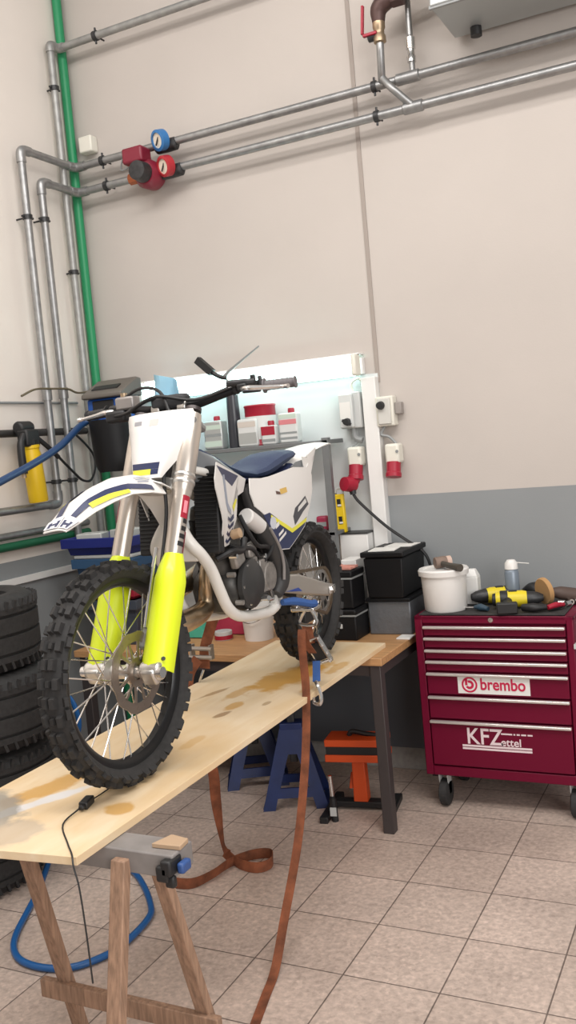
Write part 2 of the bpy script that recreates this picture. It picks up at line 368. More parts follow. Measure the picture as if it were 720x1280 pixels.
# ================================================================== LEFT WALL THINGS
t = thing('grease_gun', 'yellow cylinder grease gun with black lever hanging on the black pipe', 'grease gun', (-3.32, 3.69, 1.56))
YG = mat('yellow_paint', (.72, .47, .01), .4)
MB().lathe([(.0, 0), (.046, 0), (.05, .008), (.05, .25), (.046, .262), (.046, .275), (.05, .28), (.05, .295), (.0, .3)], (-3.3, 3.700, 1.568), (-.02, -.06, 1), 24).build('barrel', YG, t)
MB().box((-3.3, 3.675, 1.9), (.07, .1, .09)).cyl((-3.3, 3.675, 1.84), (-3.3, 3.675, 1.9), .038).cyl((-3.33, 3.630, 1.955), (-3.33, 3.730, 1.955), .035).build('pump_head', BLACKP, t, bevel=.012)
MB().tube([(-3.29, 3.630, 1.92), (-3.285, 3.595, 1.86), (-3.28, 3.590, 1.72)], [.015, .019, .021], 10).build('lever', BLACKP, t)
MB().cyl((-3.28, 3.590, 1.72), (-3.28, 3.590, 1.70), .012).build('lever_tip', BR, t)
MB().tube([(-3.29, 3.72, 1.9), (-3.27, 3.80, 1.84), (-3.27, 3.88, 1.77), (-3.29, 3.99, 1.70), (-3.295, 4.06, 1.655), (-3.3, 4.14, 1.65), (-3.3, 4.19, 1.72), (-3.31, 4.19, 1.80), (-3.32, 4.10, 1.89), (-3.33, 4.04, 1.93)], .007, 6).build('hose', BLACKP, t)
MB().tube([(-3.285, 3.72, 1.90), (-3.27, 3.79, 1.84), (-3.268, 3.85, 1.79)], .013, 8).build('hose_sleeve', BLACKP, t)
t = thing('wall_box', 'blue box with sloping grey lid on a bracket in the room corner', 'box', (-3.06, 4.15, 1.95))
GL = mat('grey_brown_lid', (.13, .115, .1), .5)
MB().bx(-3.21, -2.965, 4.06, 4.17, 1.93, 2.085).build('housing', BLUEP if False else mat('bright_blue_paint', (.015, .09, .38), .45), t, bevel=.01)
MB().prism([(-3.215, 4.02, 2.085), (-3.215, 4.22, 2.085), (-3.215, 4.22, 2.185), (-3.215, 4.18, 2.19), (-3.215, 4.02, 2.11)], (.265, 0, 0)).build('lid', GL, t, bevel=.008)
MB().prism([(-3.17, 4.06, 2.13), (-3.17, 4.10, 2.15), (-3.17, 4.10, 2.157), (-3.17, 4.06, 2.137)], (.17, 0, 0)).build('lid_slot', BLACKP, t)
MB().bx(-3.17, -3.03, 4.053, 4.064, 1.99, 2.075).build('opening', BLACKP, t, bevel=.006)
MB().bx(-3.2, -3.16, 4.17, 4.464, 1.96, 2.0).bx(-3.02, -2.98, 4.17, 4.464, 1.96, 2.0).build('bracket', DARKG, t)
# black rounded bin under the box
rows = []
for i in range(11):
    q = i / 10; z = 1.965 - .275 * q; w = .124 - .006 * q - (.03 * max(0, (q - .75) / .25) ** 2); rows.append([(-3.04 + .012 * q + w * sin(a) * (1 if a < 0 else .92 + .05 * q), 4.05 - .12 * cos(a), z) for a in [rad(-85 + 17 * j) for j in range(11)]])
MB().strip(rows, .006).prism([rows[-1][j] for j in range(11)], (0, 0, .006)).build('dust_bin', SATIN, label='black rounded plastic bin hanging under the blue box in the corner', cat='bin')
M = MB(); rr = random.Random(3)
M.strip([[(-2.93 + .18 * u + .01 * sin(9 * q + 5 * u), 4.32 - .03 * sin(7 * u + 3 * q) - .02 * u, 2.20 - .42 * q - .05 * u * (1 - q)) for u in [j / 8 for j in range(9)]] for q in [i / 10 for i in range(11)]], .003)
M.build('plastic_sheet', mat('light_blue_film', (.35, .62, .78), .3), label='light blue plastic sheet hanging beside the blue box', cat='sheet')
MB().tube([(-3.12, 4.03, 1.985), (-3.19, 3.98, 1.955), (-3.15, 3.75, 1.853), (-3.12, 3.55, 1.787), (-3.09, 3.3, 1.72), (-3.06, 3.05, 1.66), (-3.0, 2.6, 1.57), (-2.9, 2.0, 1.5)], .0185, 12).build('air_hose', mat('blue_hose_rubber', (.015, .05, .14), .35), label='taut blue air hose sagging from the blue corner box past the grease gun', cat='hose')

# ================================================================== LAMP, SWITCHES, SOCKETS
t = thing('fluorescent_lamp', 'long lit fluorescent lamp on the back wall above the shelf', 'lamp', (-2.4, 4.42, 2.08))
MB().bx(-3.08, -1.735, 4.43, YB, 2.07, 2.155).bx(-3.08, -1.735, 4.388, YB, 2.169, 2.177).build('housing', WHITE, t, bevel=.006)  # upper box: hood added to keep lamp light off the wall above
TUBE = mat('lit_diffuser', (.9, .95, .93), .4, emit=(.66, 1., .95), estr=6.5)
MB().lathe([(.0, 0), (.05, .002), (.052, 1.285), (.0, 1.287)], (-3.05, 4.40, 2.115), px, 20).build('diffuser', TUBE, t)
for x in (-3.075, -1.768): MB().bx(x, x + .028, 4.345, 4.42, 2.062, 2.17).build('end_cap', CREAM, t, bevel=.01)

LG = mat('light_grey_plastic', (.5, .51, .5), .45)
t = thing('switch_box', 'grey wall switch box with clear cover, left of the white cable duct', 'switch', (-1.81, 4.42, 1.8))
MB().bx(-1.87, -1.755, 4.40, YB, 1.80, 1.985).build('housing', LG, t, bevel=.006)
MB().bx(-1.864, -1.79, 4.375, 4.40, 1.806, 1.975).build('cover', mat('cover_plastic', (.6, .62, .61), .25), t, bevel=.004)
MB().bx(-1.857, -1.8, 4.3735, 4.376, 1.85, 1.935).build('paper_label', PAPER, t)
MB().lathe([(.0, 0), (.02, 0), (.016, .025), (.0, .026)], (-1.822, 4.375, 1.835), my, 14).box((-1.818, 4.355, 1.832), (.05, .014, .014), Matrix.Rotation(.5, 4, 'Y')).build('knob', BLACKP, t)
MB().tube([(-1.80, 4.43, 1.985), (-1.80, 4.42, 2.03), (-1.76, 4.42, 2.05), (-1.74, 4.42, 2.03)], .007, 6).build('cable_loop', CREAM, t)
MB().tube([(-1.81, 4.42, 1.8), (-1.80, 4.42, 1.75), (-1.765, 4.42, 1.735)], .017, 8).tube([(-1.775, 4.42, 1.74), (-1.82, 4.415, 1.70), (-1.80, 4.41, 1.655)], .006, 6).build('cable', STEELG, t)
t = thing('switch_box', 'cream wall switch box with black knob, right of the white cable duct', 'switch', (-1.62, 4.42, 1.79))
MB().bx(-1.672, -1.58, 4.40, YB, 1.795, 1.945).build('housing', CREAM, t, bevel=.006)
MB().bx(-1.66, -1.592, 4.388, 4.40, 1.805, 1.935).build('cover', mat('grey_cover', (.58, .57, .53), .4), t, bevel=.004)
MB().lathe([(.0, 0), (.022, 0), (.018, .022), (.0, .023)], (-1.64, 4.388, 1.9), my, 14).build('knob', BLACKP, t)
MB().bx(-1.58, -1.545, 4.42, YB, 1.85, 1.91).build('side_plug', mat('grey_brown_plastic', (.3, .27, .25), .5), t, bevel=.005)
MB().tube([(-1.64, 4.42, 1.795), (-1.66, 4.42, 1.755), (-1.62, 4.42, 1.74), (-1.585, 4.42, 1.70), (-1.59, 4.41, 1.67)], .008, 6).build('cable', STEELG, t)
def socket(x, z, lab):
    t = thing('power_socket', lab, 'socket', (x, 4.43, z))
    MB().box((x, 4.42, z + .055), (.075, .08, .10)).build('housing', CREAM, t, bevel=.012)
    MB().lathe([(.0, 0), (.036, 0), (.036, -.05), (.04, -.055), (.04, -.075), (.0, -.078)], (x, 4.40, z + .01), (0, .25, 1), 20).build('coupling', RED, t)
    MB().cyl((x + .03, 4.378, z + .065), (x + .03, 4.375, z + .065), .008, seg=10).build('screw_cap', STEELG, t)
    return t
socket(-1.805, 1.60, 'red and white power socket left of the cable duct with a red plug in it')
socket(-1.60, 1.60, 'empty red and white power socket right of the cable duct')
t = thing('power_plug', 'red power plug with black cable in the left wall socket', 'plug', (-1.83, 4.36, 1.5))
MB().lathe([(.0, 0), (.038, 0), (.04, .03), (.036, .065), (.0, .068)], (-1.815, 4.37, 1.515), (-.35, -.75, .1), 20).cyl((-1.815, 4.372, 1.53), (-1.808, 4.387, 1.56), .032).build('plug_body', RED, t)
MB().cyl((-1.818, 4.352, 1.50), (-1.812, 4.35, 1.465), .02, .016).build('strain_relief', DARKG, t)
MB().tube([(-1.812, 4.35, 1.465), (-1.78, 4.35, 1.42), (-1.66, 4.36, 1.30), (-1.56, 4.36, 1.225), (-1.47, 4.36, 1.16), (-1.44, 4.37, 1.08), (-1.435, 4.38, .95), (-1.432, 4.4, .80)], .008, 8).build('cable', BLACKP, t)

# ================================================================== WORKBENCH AND WHAT STANDS ON IT
BT = .793
WOOD = mat('bench_top_beech', (.46, .25, .11), .5, noise=.18, nscale=9, stretch=(1, 9, 9))
t = thing('workbench', 'long workbench with wooden top and dark steel frame along the back wall', 'workbench', (-2.3, 4.06, 0))
MB().bx(-3.15, -1.463, 3.665, YB, BT - .035, BT).build('tabletop', WOOD, t, bevel=.003)
LEG = mat('dark_brown_steel', (.06, .05, .05), .5, .3)
for x, y in ((-1.50, 3.70), (-3.1, 3.70), (-1.50, 4.41), (-3.1, 4.41)): MB().bx(x - .025, x + .025, y - .025, y + .025, 0, BT - .035).build('leg', LEG, t, bevel=.003)
MB().bx(-3.1, -1.5, 3.685, 3.715, BT - .085, BT - .035).bx(-1.52, -1.48, 3.7, 4.4, BT - .085, BT - .035).bx(-3.12, -3.08, 3.7, 4.4, BT - .085, BT - .035).build('frame_rail', LEG, t)
MB().bx(-3.1, -1.425, 4.40, 4.425, .135, BT - .04).build('added_shade_panel', mat('bench_shade_grey', (.07, .075, .085), .6), t)  # dark sheet added to stand in for the shade under the bench
# steel shelf standing on the bench
t = thing('shelf_unit', 'grey steel shelf unit on the workbench under the fluorescent lamp', 'shelf', (-2.4, 4.36, BT))
SH = mat('shelf_steel', (.2, .21, .215), .45, .5)
for x in (-3.02, -1.895):
    for y in (4.25,): MB().bx(x - .018, x + .018, y - .015, y + .015, BT, 1.765).build('post', SH, t)
MB().bx(-3.035, -1.88, 4.235, 4.44, 1.733, 1.755).build('top_shelf', SH, t, bevel=.003)
MB().bx(-3.035, -1.88, 4.235, 4.44, 1.27, 1.29).build('lower_shelf', SH, t, bevel=.003)
def can(x, z, w, d, h, body, label, cap=RED, round_=False, bands=(), y=4.33):
    t = thing('can', label, 'can', (x, y, z), group=None)
    if round_: MB().lathe([(.0, 0), (w / 2, 0), (w / 2 + .003, .006), (w / 2, .012), (w / 2, h - .012), (w / 2 + .004, h - .006), (w / 2, h), (0, h - .004)], (x, y, z), pz, 28).build('can_body', body, t)
    else: MB().box((x, y, z + h / 2), (w, d, h)).build('can_body', body, t, bevel=.01)
    if cap:
        MB().lathe([(.0, 0), (.018, 0), (.018, .018), (.015, .024), (0, .024)], (x + (w * .12), y, z + h), pz, 14).build('cap', cap, t)
    for a, b, m in bands:
        if round_: MB().lathe([(w / 2, z + a * h), (w / 2 + .001, z + a * h), (w / 2 + .001, z + b * h), (w / 2, z + b * h)], (x, y, 0), pz, 28).build('printed_band', m, t)
        else: MB().bx(x - w / 2 * .92, x + w / 2 * .92, y - d / 2 - .001, y - d / 2 + .001, z + a * h, z + b * h).build('printed_band', m, t)
    return t
TIN = mat('tinplate', (.45, .47, .46), .35, .5); PALEG = mat('pale_green_print', (.5, .6, .52), .5); GREYB = mat('grey_print', (.25, .27, .27), .5); WHT = mat('white_print', (.6, .61, .6), .5)
SZ = 1.755
can(-2.575, SZ, .115, .07, .155, TIN, 'pale metal can with red cap at the left end of the top shelf', bands=((.1, .3, PALEG), (.45, .55, GREYB), (.7, .85, PALEG)))
can(-2.31, SZ, .165, .0, .215, RED, 'large round red and white tin, tallest can on the top shelf', cap=None, round_=True, bands=((.15, .72, WHT),), y=4.36)
can(-2.345, SZ, .115, .05, .145, WHT, 'pale beige can in front of the large red tin', cap=None, bands=((.1, .5, TIN), (.7, .9, mat('beige_print', (.55, .5, .45), .5))), y=4.285)
can(-2.222, SZ, .085, .05, .1, WHT, 'small red and white can with red cap between two bigger cans', bands=((.5, .95, RED), (.15, .3, GREYB)), y=4.285)
can(-2.115, SZ, .108, .06, .155, WHT, 'white can with dark stripes and red cap at the right end of the top shelf', bands=((.12, .2, GREYB), (.3, .37, GREYB), (.62, .78, mat('pink_print', (.6, .2, .22), .5)), (.82, .95, PALEG)), y=4.31)
can(-1.985, 1.29, .06, .05, .075, mat('crimson_can', (.3, .02, .06), .4), 'small crimson can on the lower shelf beside the tail of the bike', cap=None, bands=((.3, .6, GREYB),), y=4.33)
t = thing('pump_oiler', 'tall dark pump oiler with silver head and thin spout on the top shelf', 'oil can', (-2.455, 4.34, SZ))
DK = mat('smoky_dark_plastic', (.04, .042, .05), .3)
MB().lathe([(.0, 0), (.036, 0), (.038, .01), (.032, .28), (.0, .29)], (-2.455, 4.33, SZ), pz, 20).build('bottle', DK, t)
MB().lathe([(.0, 0), (.037, 0), (.037, .05), (.03, .065), (0, .066)], (-2.448, 4.33, SZ + .285), pz, 20).build('head', mat('silver_head', (.6, .58, .6), .35, .4), t, bevel=.004)
MB().cyl((-2.47, 4.33, SZ + .345), (-2.482, 4.33, SZ + .39), .006).build('plunger', CHROME, t)
MB().tube([(-2.475, 4.33, SZ + .375), (-2.51, 4.32, SZ + .385), (-2.55, 4.31, SZ + .41)], .012, 8).box((-2.59, 4.305, SZ + .45), (.115, .036, .038), Matrix.Rotation(.75, 4, 'Y')).box((-2.60, 4.305, SZ + .463), (.03, .034, .012), Matrix.Rotation(-.8, 4, 'Y')).build('trigger', BLACKP, t)
MB().tube([(-2.485, 4.33, SZ + .385), (-2.45, 4.32, SZ + .41), (-2.25, 4.30, SZ + .515)], [.012, .008, .004], 8, sm=2).build('spout', STEELG, t)

# black cases etc. at the right end of the bench
def case(x0, x1, y0, y1, z0, z1, label, name='tool_case'):
    t = thing(name, label, 'case', ((x0 + x1) / 2, (y0 + y1) / 2, z0))
    zs = z0 + (z1 - z0) * .8
    MB().bx(x0, x1, y0, y1, z0, zs).build('case_body', SATIN, t, bevel=.008)
    MB().bx(x0 - .004, x1 + .004, y0 - .004, y1 + .004, zs + .003, z1).build('lid', SATIN, t, bevel=.008)
    MB().bx(x0 - .003, x1 + .003, y0 - .003, y1 + .003, zs - .004, zs + .004).build('seal_strip', STEELG, t)
    MB().box(((x0 + x1) / 2, y0 - .004, zs - .05), (.022, .006, .022)).build('latch', LG, t, bevel=.002)
    return t
case(-1.862, -1.70, 3.98, 4.15, BT, BT + .15, 'lower black case of the stack right behind the rear wheel')
case(-1.855, -1.708, 3.985, 4.145, BT + .152, BT + .335, 'upper black case of the stack right behind the rear wheel')
MB().tube([(-1.84, 4.03, 1.137), (-1.80, 4.05, 1.143), (-1.75, 4.02, 1.139), (-1.71, 4.05, 1.137)], [.008, .015, .014, .006], 8).box((-1.775, 4.05, 1.136), (.12, .1, .012)).build('rag', mat('pink_rag', (.45, .2, .16), .9, noise=.2), smooth=True, bevel=.004, label='folded pinkish rag on the upper small black case', cat='rag')
MB().bx(-1.69, -1.475, 4.12, 4.40, BT, .955).build('metal_cabinet', mat('ribbed_grey_metal', (.16, .17, .185), .45, .4, bump=.3, bscale=40), bevel=.006, label='low grey metal box on the bench carrying the big black case', cat='box')
MB().bx(-1.695, -1.47, 4.105, 4.40, .956, .972).build('tray', SATIN, bevel=.003, label='thin black tray between the grey metal box and the big black case', cat='tray')
t = thing('storage_box', 'big black box with lid and papers on it behind the white bucket', 'box', (-1.58, 4.2, .973))
MB().loft([[(-1.675, 4.1, .973), (-1.495, 4.1, .973), (-1.495, 4.42, .973), (-1.675, 4.42, .973)], [(-1.685, 4.09, 1.17), (-1.485, 4.09, 1.17), (-1.485, 4.425, 1.17), (-1.685, 4.425, 1.17)]]).build('box_body', SATIN, t, bevel=.008)
MB().bx(-1.695, -1.475, 4.08, 4.43, 1.173, 1.2).build('lid', SATIN, t, bevel=.006)
for x, y, w, rz, lab in ((-1.60, 4.17, .13, .1, 'nearer sheet of paper on the big black box'), (-1.56, 4.32, .14, -.06, 'farther sheet of paper on the big black box, by the wall')):
    MB(Matrix.Translation((x, y, 1.2)) @ Matrix.Rotation(rz, 4, 'Z')).bx(-w / 2, w / 2, -.065, .065, .0005, .004).build('paper_sheet', PAPER, label=lab, cat='paper')
MB().bx(-1.52, -1.455, 4.02, 4.10, .794, .80).build('paper_card', PAPER, label='small white card lying on the bench beside the tool chest', cat='card')
MB().bx(-1.835, -1.755, 4.17, 4.29, BT, 1.155).build('white_box', WHITE, bevel=.004, label='narrow white carton behind the stack of small black cases', cat='carton')
t = thing('wall_ledge', 'white ledge box against the wall that the yellow hand lamp stands on', 'ledge', (-1.85, 4.42, 1.16))
MB().bx(-1.905, -1.75, 4.34, YB, BT, 1.262).build('ledge_body', WHITE, t, bevel=.004)
MB().bx(-1.91, -1.747, 4.335, YB, 1.263, 1.269).build('top_edge', DARKG, t)
t = thing('hand_lamp', 'yellow and black hand lamp standing upright below the left socket', 'lamp', (-1.9, 4.4, 1.27))
R_ = Matrix.Translation((-1.90, 4.38, 1.27)) @ Matrix.Rotation(-.02, 4, 'Y')
MB(R_).bx(-.022, .03, -.028, .0, 0, .2).build('front_body', mat('lamp_yellow', (.75, .52, .01), .4), t, bevel=.006)
MB(R_).bx(-.036, -.0225, -.024, .03, -.0, .205).build('grip', BLACKP, t, bevel=.006)
MB(R_).tube([(-.02, .0, .205), (-.012, .0, .225), (.015, .0, .225), (.025, .0, .2)], .006, 8).build('hook', LG, t)
for z in (.065, .155): MB(R_).bx(-.004, .016, -.030, -.0275, z - .02, z + .02).build('sensor_window', BLACKP, t)
for z in (.05, .14): MB(R_).bx(-.002, .018, -.031, -.0285, z - .002, z + .008).build('white_mark', WHITEP, t)

# crates at the left end of the bench
def crate(x0, x1, y0, y1, z0, z1, m, label, lidm=None):
    t = thing('storage_crate', label, 'crate', ((x0 + x1) / 2, (y0 + y1) / 2, z0)); M = MB(); w = .006; q = .02
    a = [(x0 + q, y0 + q, z0), (x1 - q, y0 + q, z0), (x1 - q, y1 - q, z0), (x0 + q, y1 - q, z0)]; b = [(x0, y0, z1), (x1, y0, z1), (x1, y1, z1), (x0, y1, z1)]
    ai = [(x0 + q + w, y0 + q + w, z0 + w), (x1 - q - w, y0 + q + w, z0 + w), (x1 - q - w, y1 - q - w, z0 + w), (x0 + q + w, y1 - q - w, z0 + w)]; bi = [(x0 + w, y0 + w, z1), (x1 - w, y0 + w, z1), (x1 - w, y1 - w, z1), (x0 + w, y1 - w, z1)]
    M.loft([a, b, bi, ai]).build('crate_body', m, t, bevel=.003)
    M = MB()
    for p in ((x0 - .012, x1 + .012, y0 - .012, y0), (x0 - .012, x1 + .012, y1, y1 + .012), (x0 - .012, x0, y0, y1), (x1, x1 + .012, y0, y1)): M.bx(*p, z1 - .05, z1)
    M.build('rim', m, t, bevel=.003)
    if lidm: MB().bx(x0, x1, y0, y1, z1, z1 + .02).build('lid', lidm, t, bevel=.006)
    return t
SB = mat('steel_blue_plastic', (.025, .075, .16), .5)
crate(-3.15, -2.83, 3.80, 4.08, BT, 1.03, mat('grey_blue_plastic', (.05, .06, .08), .5), 'lowest dark grey crate of the stack on the bench')
crate(-3.2, -2.83, 3.79, 4.08, 1.032, 1.10, mat('crimson_plastic', (.3, .01, .03), .45), 'flat crimson crate in the stack at the left end of the bench')
crate(-3.18, -2.81, 3.78, 4.08, 1.102, 1.25, SB, 'steel blue crate under the topmost blue one', lidm=LG)
crate(-3.22, -2.80, 3.76, 4.08, 1.271, 1.36, mat('royal_blue_plastic', (.008, .016, .16), .45), 'topmost royal blue crate of the stack, behind the front wheel')
for x, y, s, rz, lab in ((-3.12, 3.88, (.14, .12, .06), .3, 'clear plastic box lying at the left in the topmost blue crate'), (-2.93, 3.93, (.15, .12, .07), -.2, 'grey plastic box lying at the right in the topmost blue crate')):
    MB(Matrix.Translation((x, y, 1.278)) @ Matrix.Rotation(rz, 4, 'Z')).bx(-s[0] / 2, s[0] / 2, -s[1] / 2, s[1] / 2, 0, s[2] + .04).build('parts_box', mat('clear_box', (.45, .46, .44), .3), bevel=.006, label=lab, cat='box')

# things on the bench seen under the engine
t = thing('bucket', 'small white plastic bucket on the bench under the engine', 'bucket', (-2.24, 4.0, BT))
MB().lathe([(.0, .0), (.072, 0), (.082, .16), (.088, .162), (.088, .175), (.08, .175), (.07, .01), (.0, .008)], (-2.24, 4.0, BT), pz, 28).build('bucket_body', WHITEP, t)
MB().tube([(-2.328, 4.0, .955), (-2.3, 3.93, .91), (-2.24, 3.905, .89), (-2.18, 3.93, .91), (-2.152, 4.0, .955)], .003, 6).build('handle', CHROME, t)
t = thing('small_tin', 'small white and red tin on the bench beside the small bucket', 'tin', (-2.43, 3.97, BT))
MB().lathe([(.0, 0), (.045, 0), (.045, .045), (.0, .045)], (-2.43, 3.97, BT), pz, 24).build('tin_body', LG, t, bevel=.002)
MB().lathe([(.046, .0), (.047, .0), (.047, .02), (.046, .02)], (-2.43, 3.97, BT + .005), pz, 24).build('red_band', RED, t)
def cloth(name, c, sx, sy, hz, m, label, cat, seed):
    R = random.Random(seed); ph = [R.uniform(0, 6) for _ in range(4)]
    M = MB(); n = 9; rows = []
    for i in range(n):
        rows.append([])
        for j in range(n):
            u, w = i / (n - 1) - .5, j / (n - 1) - .5; e = max(0, 1 - (2 * max(abs(u), abs(w))) ** 3)
            rows[-1].append((c[0] + sx * u, c[1] + sy * w, c[2] + .004 + hz * e * (.75 + .25 * sin(9 * u + ph[0]) * cos(8 * w + ph[1]))))
    M.strip(rows, .004).build(name, m, label=label, cat=cat)
cloth('rag', (-2.46, 4.16, BT), .22, .18, .12, mat('red_cloth', (.3, .015, .04), .85), 'crumpled crimson cloth on the bench behind the small tin', 'cloth', 2)
cloth('rag', (-2.62, 4.05, BT), .16, .14, .09, mat('green_cloth', (.05, .3, .2), .85), 'crumpled green cloth on the bench beside the crimson cloth', 'cloth', 5)
cloth('rag', (-2.75, 3.86, BT), .16, .16, .14, mat('orange_cloth', (.6, .12, .04), .8), 'crumpled bright orange cloth behind the front fork', 'cloth', 9)

# ================================================================== UNDER THE BENCH
JB = mat('jack_stand_blue', (.008, .02, .09), .45, noise=.2, nscale=15)
def jack(label):
    t = thing('jack_stand', label, 'jack stand', (0, 0, 0))
    for s in (-1, 1):    # two A-shaped sides
        y = s * .11; yt = s * .03
        def P(x, z): return (x, y + (yt - y) * z / .36, z)
        M = MB()
        M.prism([P(-.16, 0), P(-.10, 0), P(-.085, .055), P(-.02, .26), P(-.055, .38)], (0, s * .012, 0)).prism([P(.16, 0), P(.10, 0), P(.085, .055), P(.02, .26), P(.055, .38)], (0, s * .012, 0))
        M.prism([P(-.055, .38), P(-.02, .255), P(.02, .255), P(.055, .38)], (0, s * .012, 0)).prism([P(-.10, .055), P(.10, .055), P(.088, .10), P(-.088, .10)], (0, s * .012, 0))
        M.build('side_frame', JB, t)
    for s in (-1, 1): MB().bx(s * .16 - .03 if s > 0 else -.16, s * .16 if s > 0 else -.13, -.11, .11, 0, .012).build('foot', JB, t)
    MB().bx(-.055, .055, -.04, .04, .33, .40).build('collar', JB, t, bevel=.005)
    MB().bx(-.018, .018, -.018, .018, .2, .52).bx(-.06, .06, -.022, .022, .5, .535).build('post', DARKG, t, bevel=.004)
    return t
j = jack('nearer blue jack stand on the floor under the workbench')
W = Matrix.Translation((-2.07, 3.93, 0)) @ Matrix.Rotation(.38, 4, 'Z'); j.matrix_world = W
def setw(o, W):
    o.matrix_world = W; WM[o.name] = W
dup(j, None, Matrix.Translation((-2.40, 4.13, 0)) @ Matrix.Rotation(.5, 4, 'Z'), label='farther blue jack stand, behind the first one under the workbench')
t = thing('lift_stand', 'orange and black workshop lift stand under the workbench corner', 'lift stand', (-1.72, 3.92, 0), .16)
L = WM[t.name]
MB(L).bx(-.145, .145, -.07, .07, .318, .352).build('upper_bar', ORANGE, t, bevel=.004)
MB(L).bx(-.147, .147, -.072, .072, .245, .28).build('lower_bar', ORANGE, t, bevel=.004)
MB(L).bx(-.14, .14, -.065, .065, .28, .318).build('scissor_core', BLACKP, t)
MB(L).loft([[(-.035, -.03, .04), (.035, -.03, .04), (.035, .03, .04), (-.035, .03, .04)], [(-.03, -.03, .25), (.03, -.03, .25), (.03, .03, .25), (-.03, .03, .25)]]).prism([(-.035, -.02, .1), (-.035, .02, .1), (-.032, .02, .17)], (-.02, 0, .0)).build('column', ORANGE, t, bevel=.004)
MB(L).bx(-.13, .16, -.03, .03, .012, .04).bx(-.16, -.12, -.2, .12, .0, .03).bx(.13, .17, -.12, .12, 0, .03).build('base_frame', BLACKP, t, bevel=.004)
MB(L).tube([(-.04, .0, .352), (-.02, 0, .372), (.04, 0, .362), (.1, 0, .354)], .012, 8).build('rubber_pad', BLACKP, t)
MB(L).cyl((-.095, -.16, .0), (-.10, -.16, .11), .016).cyl((-.1, -.16, .1), (-.1, -.16, .12), .012).build('pedal', BLACKP, t)
MB(L).cyl((-.10, -.16, .11), (-.105, -.16, .215), .010).build('lever_tube', CHROME, t)
MB(L).bx(-.112, -.082, -.1785, -.1745, .03, .07).build('worn_sticker', LG, t)

# ================================================================== TOOL CHEST
t = thing('tool_chest', 'dark red seven drawer tool chest on castors against the grey wall', 'tool chest', (-1.065, 4.22, 0))
x0, x1, y0, y1, zb, zt = -1.418, -.707, 4.0, 4.44, .16, .91
M = MB().bx(x0, x1, y0 + .02, y1, zb, zt - .02); M.bx(x0, x0 + .036, y0, y0 + .02, zb, zt).bx(x1 - .03, x1, y0, y0 + .02, zb, zt).bx(x0 + .036, x1 - .03, y0, y0 + .02, zb, .205).bx(x0 + .036, x1 - .03, y0, y0 + .02, .875, zt)
M.bx(x0, x1, y0, y1, zt - .02, zt)
M.build('cabinet', MAROON, t, bevel=.004)
MB().bx(x0 + .02, x1 - .035, y0 + .012, y1 - .02, zt, zt + .006).build('top_mat', mat('black_rubber_mat', (.03, .028, .027), .8, noise=.4, nscale=30), t, bevel=.002)
MB().lathe([(.0, 0), (.011, 0), (.011, .004), (0, .005)], (-1.062, y0, .893), my, 16).build('lock', CHROME, t)
tops = [.868, .815, .759, .707, .651, .542, .428]; bots = tops[1:] + [.207]
SIL = mat('drawer_strip', (.7, .66, .63), .3, .6)
for a, b in zip(tops, bots):
    d_ = MB().bx(x0 + .042, x1 - .034, y0 - .006, y0 + .016, b + .006, a - .003).build('drawer', MAROON, t, bevel=.003)
    MB().box(((x0 + x1) / 2 + .004, y0 - .014, a - .009), (x1 - x0 - .076, .02, .013)).build('handle', SIL, d_, bevel=.004)
    if a == .651:
        st = MB().bx(-1.232, -.908, y0 - .0075, y0 - .0062, .556, .637).build('sticker', PAPER, d_)
        SR = mat('logo_red', (.5, .01, .06), .5)
        text('sticker_text', 'brembo', .075, FRONT(-1.13, y0 - .008, .577), SR, t, ext=.0016, bold=.0012, sx=.85)
        M = MB(); c = Vector((-1.178, y0 - .0078, .597))
        def ring(r0, r1, a0, a1, n=24):
            for i in range(n):
                p, q = a0 + (a1 - a0) * i / n, a0 + (a1 - a0) * (i + 1) / n
                M.prism([c + Vector((r0 * cos(p), 0, r0 * sin(p))), c + Vector((r1 * cos(p), 0, r1 * sin(p))), c + Vector((r1 * cos(q), 0, r1 * sin(q))), c + Vector((r0 * cos(q), 0, r0 * sin(q)))], (0, -.0008, 0))
        ring(.028, .036, 0, 2 * PI, 30); ring(.009, .020, -2.6, 2.0, 20); M.box(c + Vector((-.0145, -.0004, .012)), (.011, .0008, .03))
        M.build('sticker_logo', SR, t)
    if a == .428:
        PK = mat('pinkish_white_print', (.75, .62, .64), .5)
        text('drawer_text', 'KFZ', .105, FRONT(-1.212, y0 - .0068, .324), PK, t, bold=.0012, sx=.9)
        text('drawer_text', 'ettel', .05, FRONT(-1.055, y0 - .0068, .322), PK, t, bold=.0006)
        M = MB(); xx = -1.052
        for w in (.05, .008, .014, .022, .022):     # a line of print too small to read in the photograph
            M.bx(xx, xx + w, y0 - .0072, y0 - .0062, .373, .380); xx += w + .006
        M.build('drawer_small_print', PK, t)
        MB().bx(-1.232, -.918, y0 - .0072, y0 - .0062, .309, .318).bx(-1.232, -.918, y0 - .0072, y0 - .0062, .296, .305).build('drawer_stripes', PK, t)
for x in (x0 + .07, x1 - .045):
    for y in (y0 + .055, y1 - .07):
        c = MB().bx(x - .03, x + .03, y - .03, y + .03, .152, .16).prism([(x - .022, y - .03, .152), (x - .022, y + .03, .152), (x - .022, y + .02, .055), (x - .022, y - .01, .055)], (.004, 0, 0)).prism([(x + .018, y - .03, .152), (x + .018, y + .03, .152), (x + .018, y + .02, .055), (x + .018, y - .01, .055)], (.004, 0, 0)).build('castor', LG, t)
        MB().lathe([(.0, -.022), (.05, -.022), (.062, -.016), (.062, .016), (.05, .022), (0, .022)], (x, y, .0625), px, 24).build('castor_wheel', RUBBER, c)
MB().bx(x1 - .002, x1 + .018, y0 - .01, y0 + .03, .77, .79).build('side_clip', LG, t)

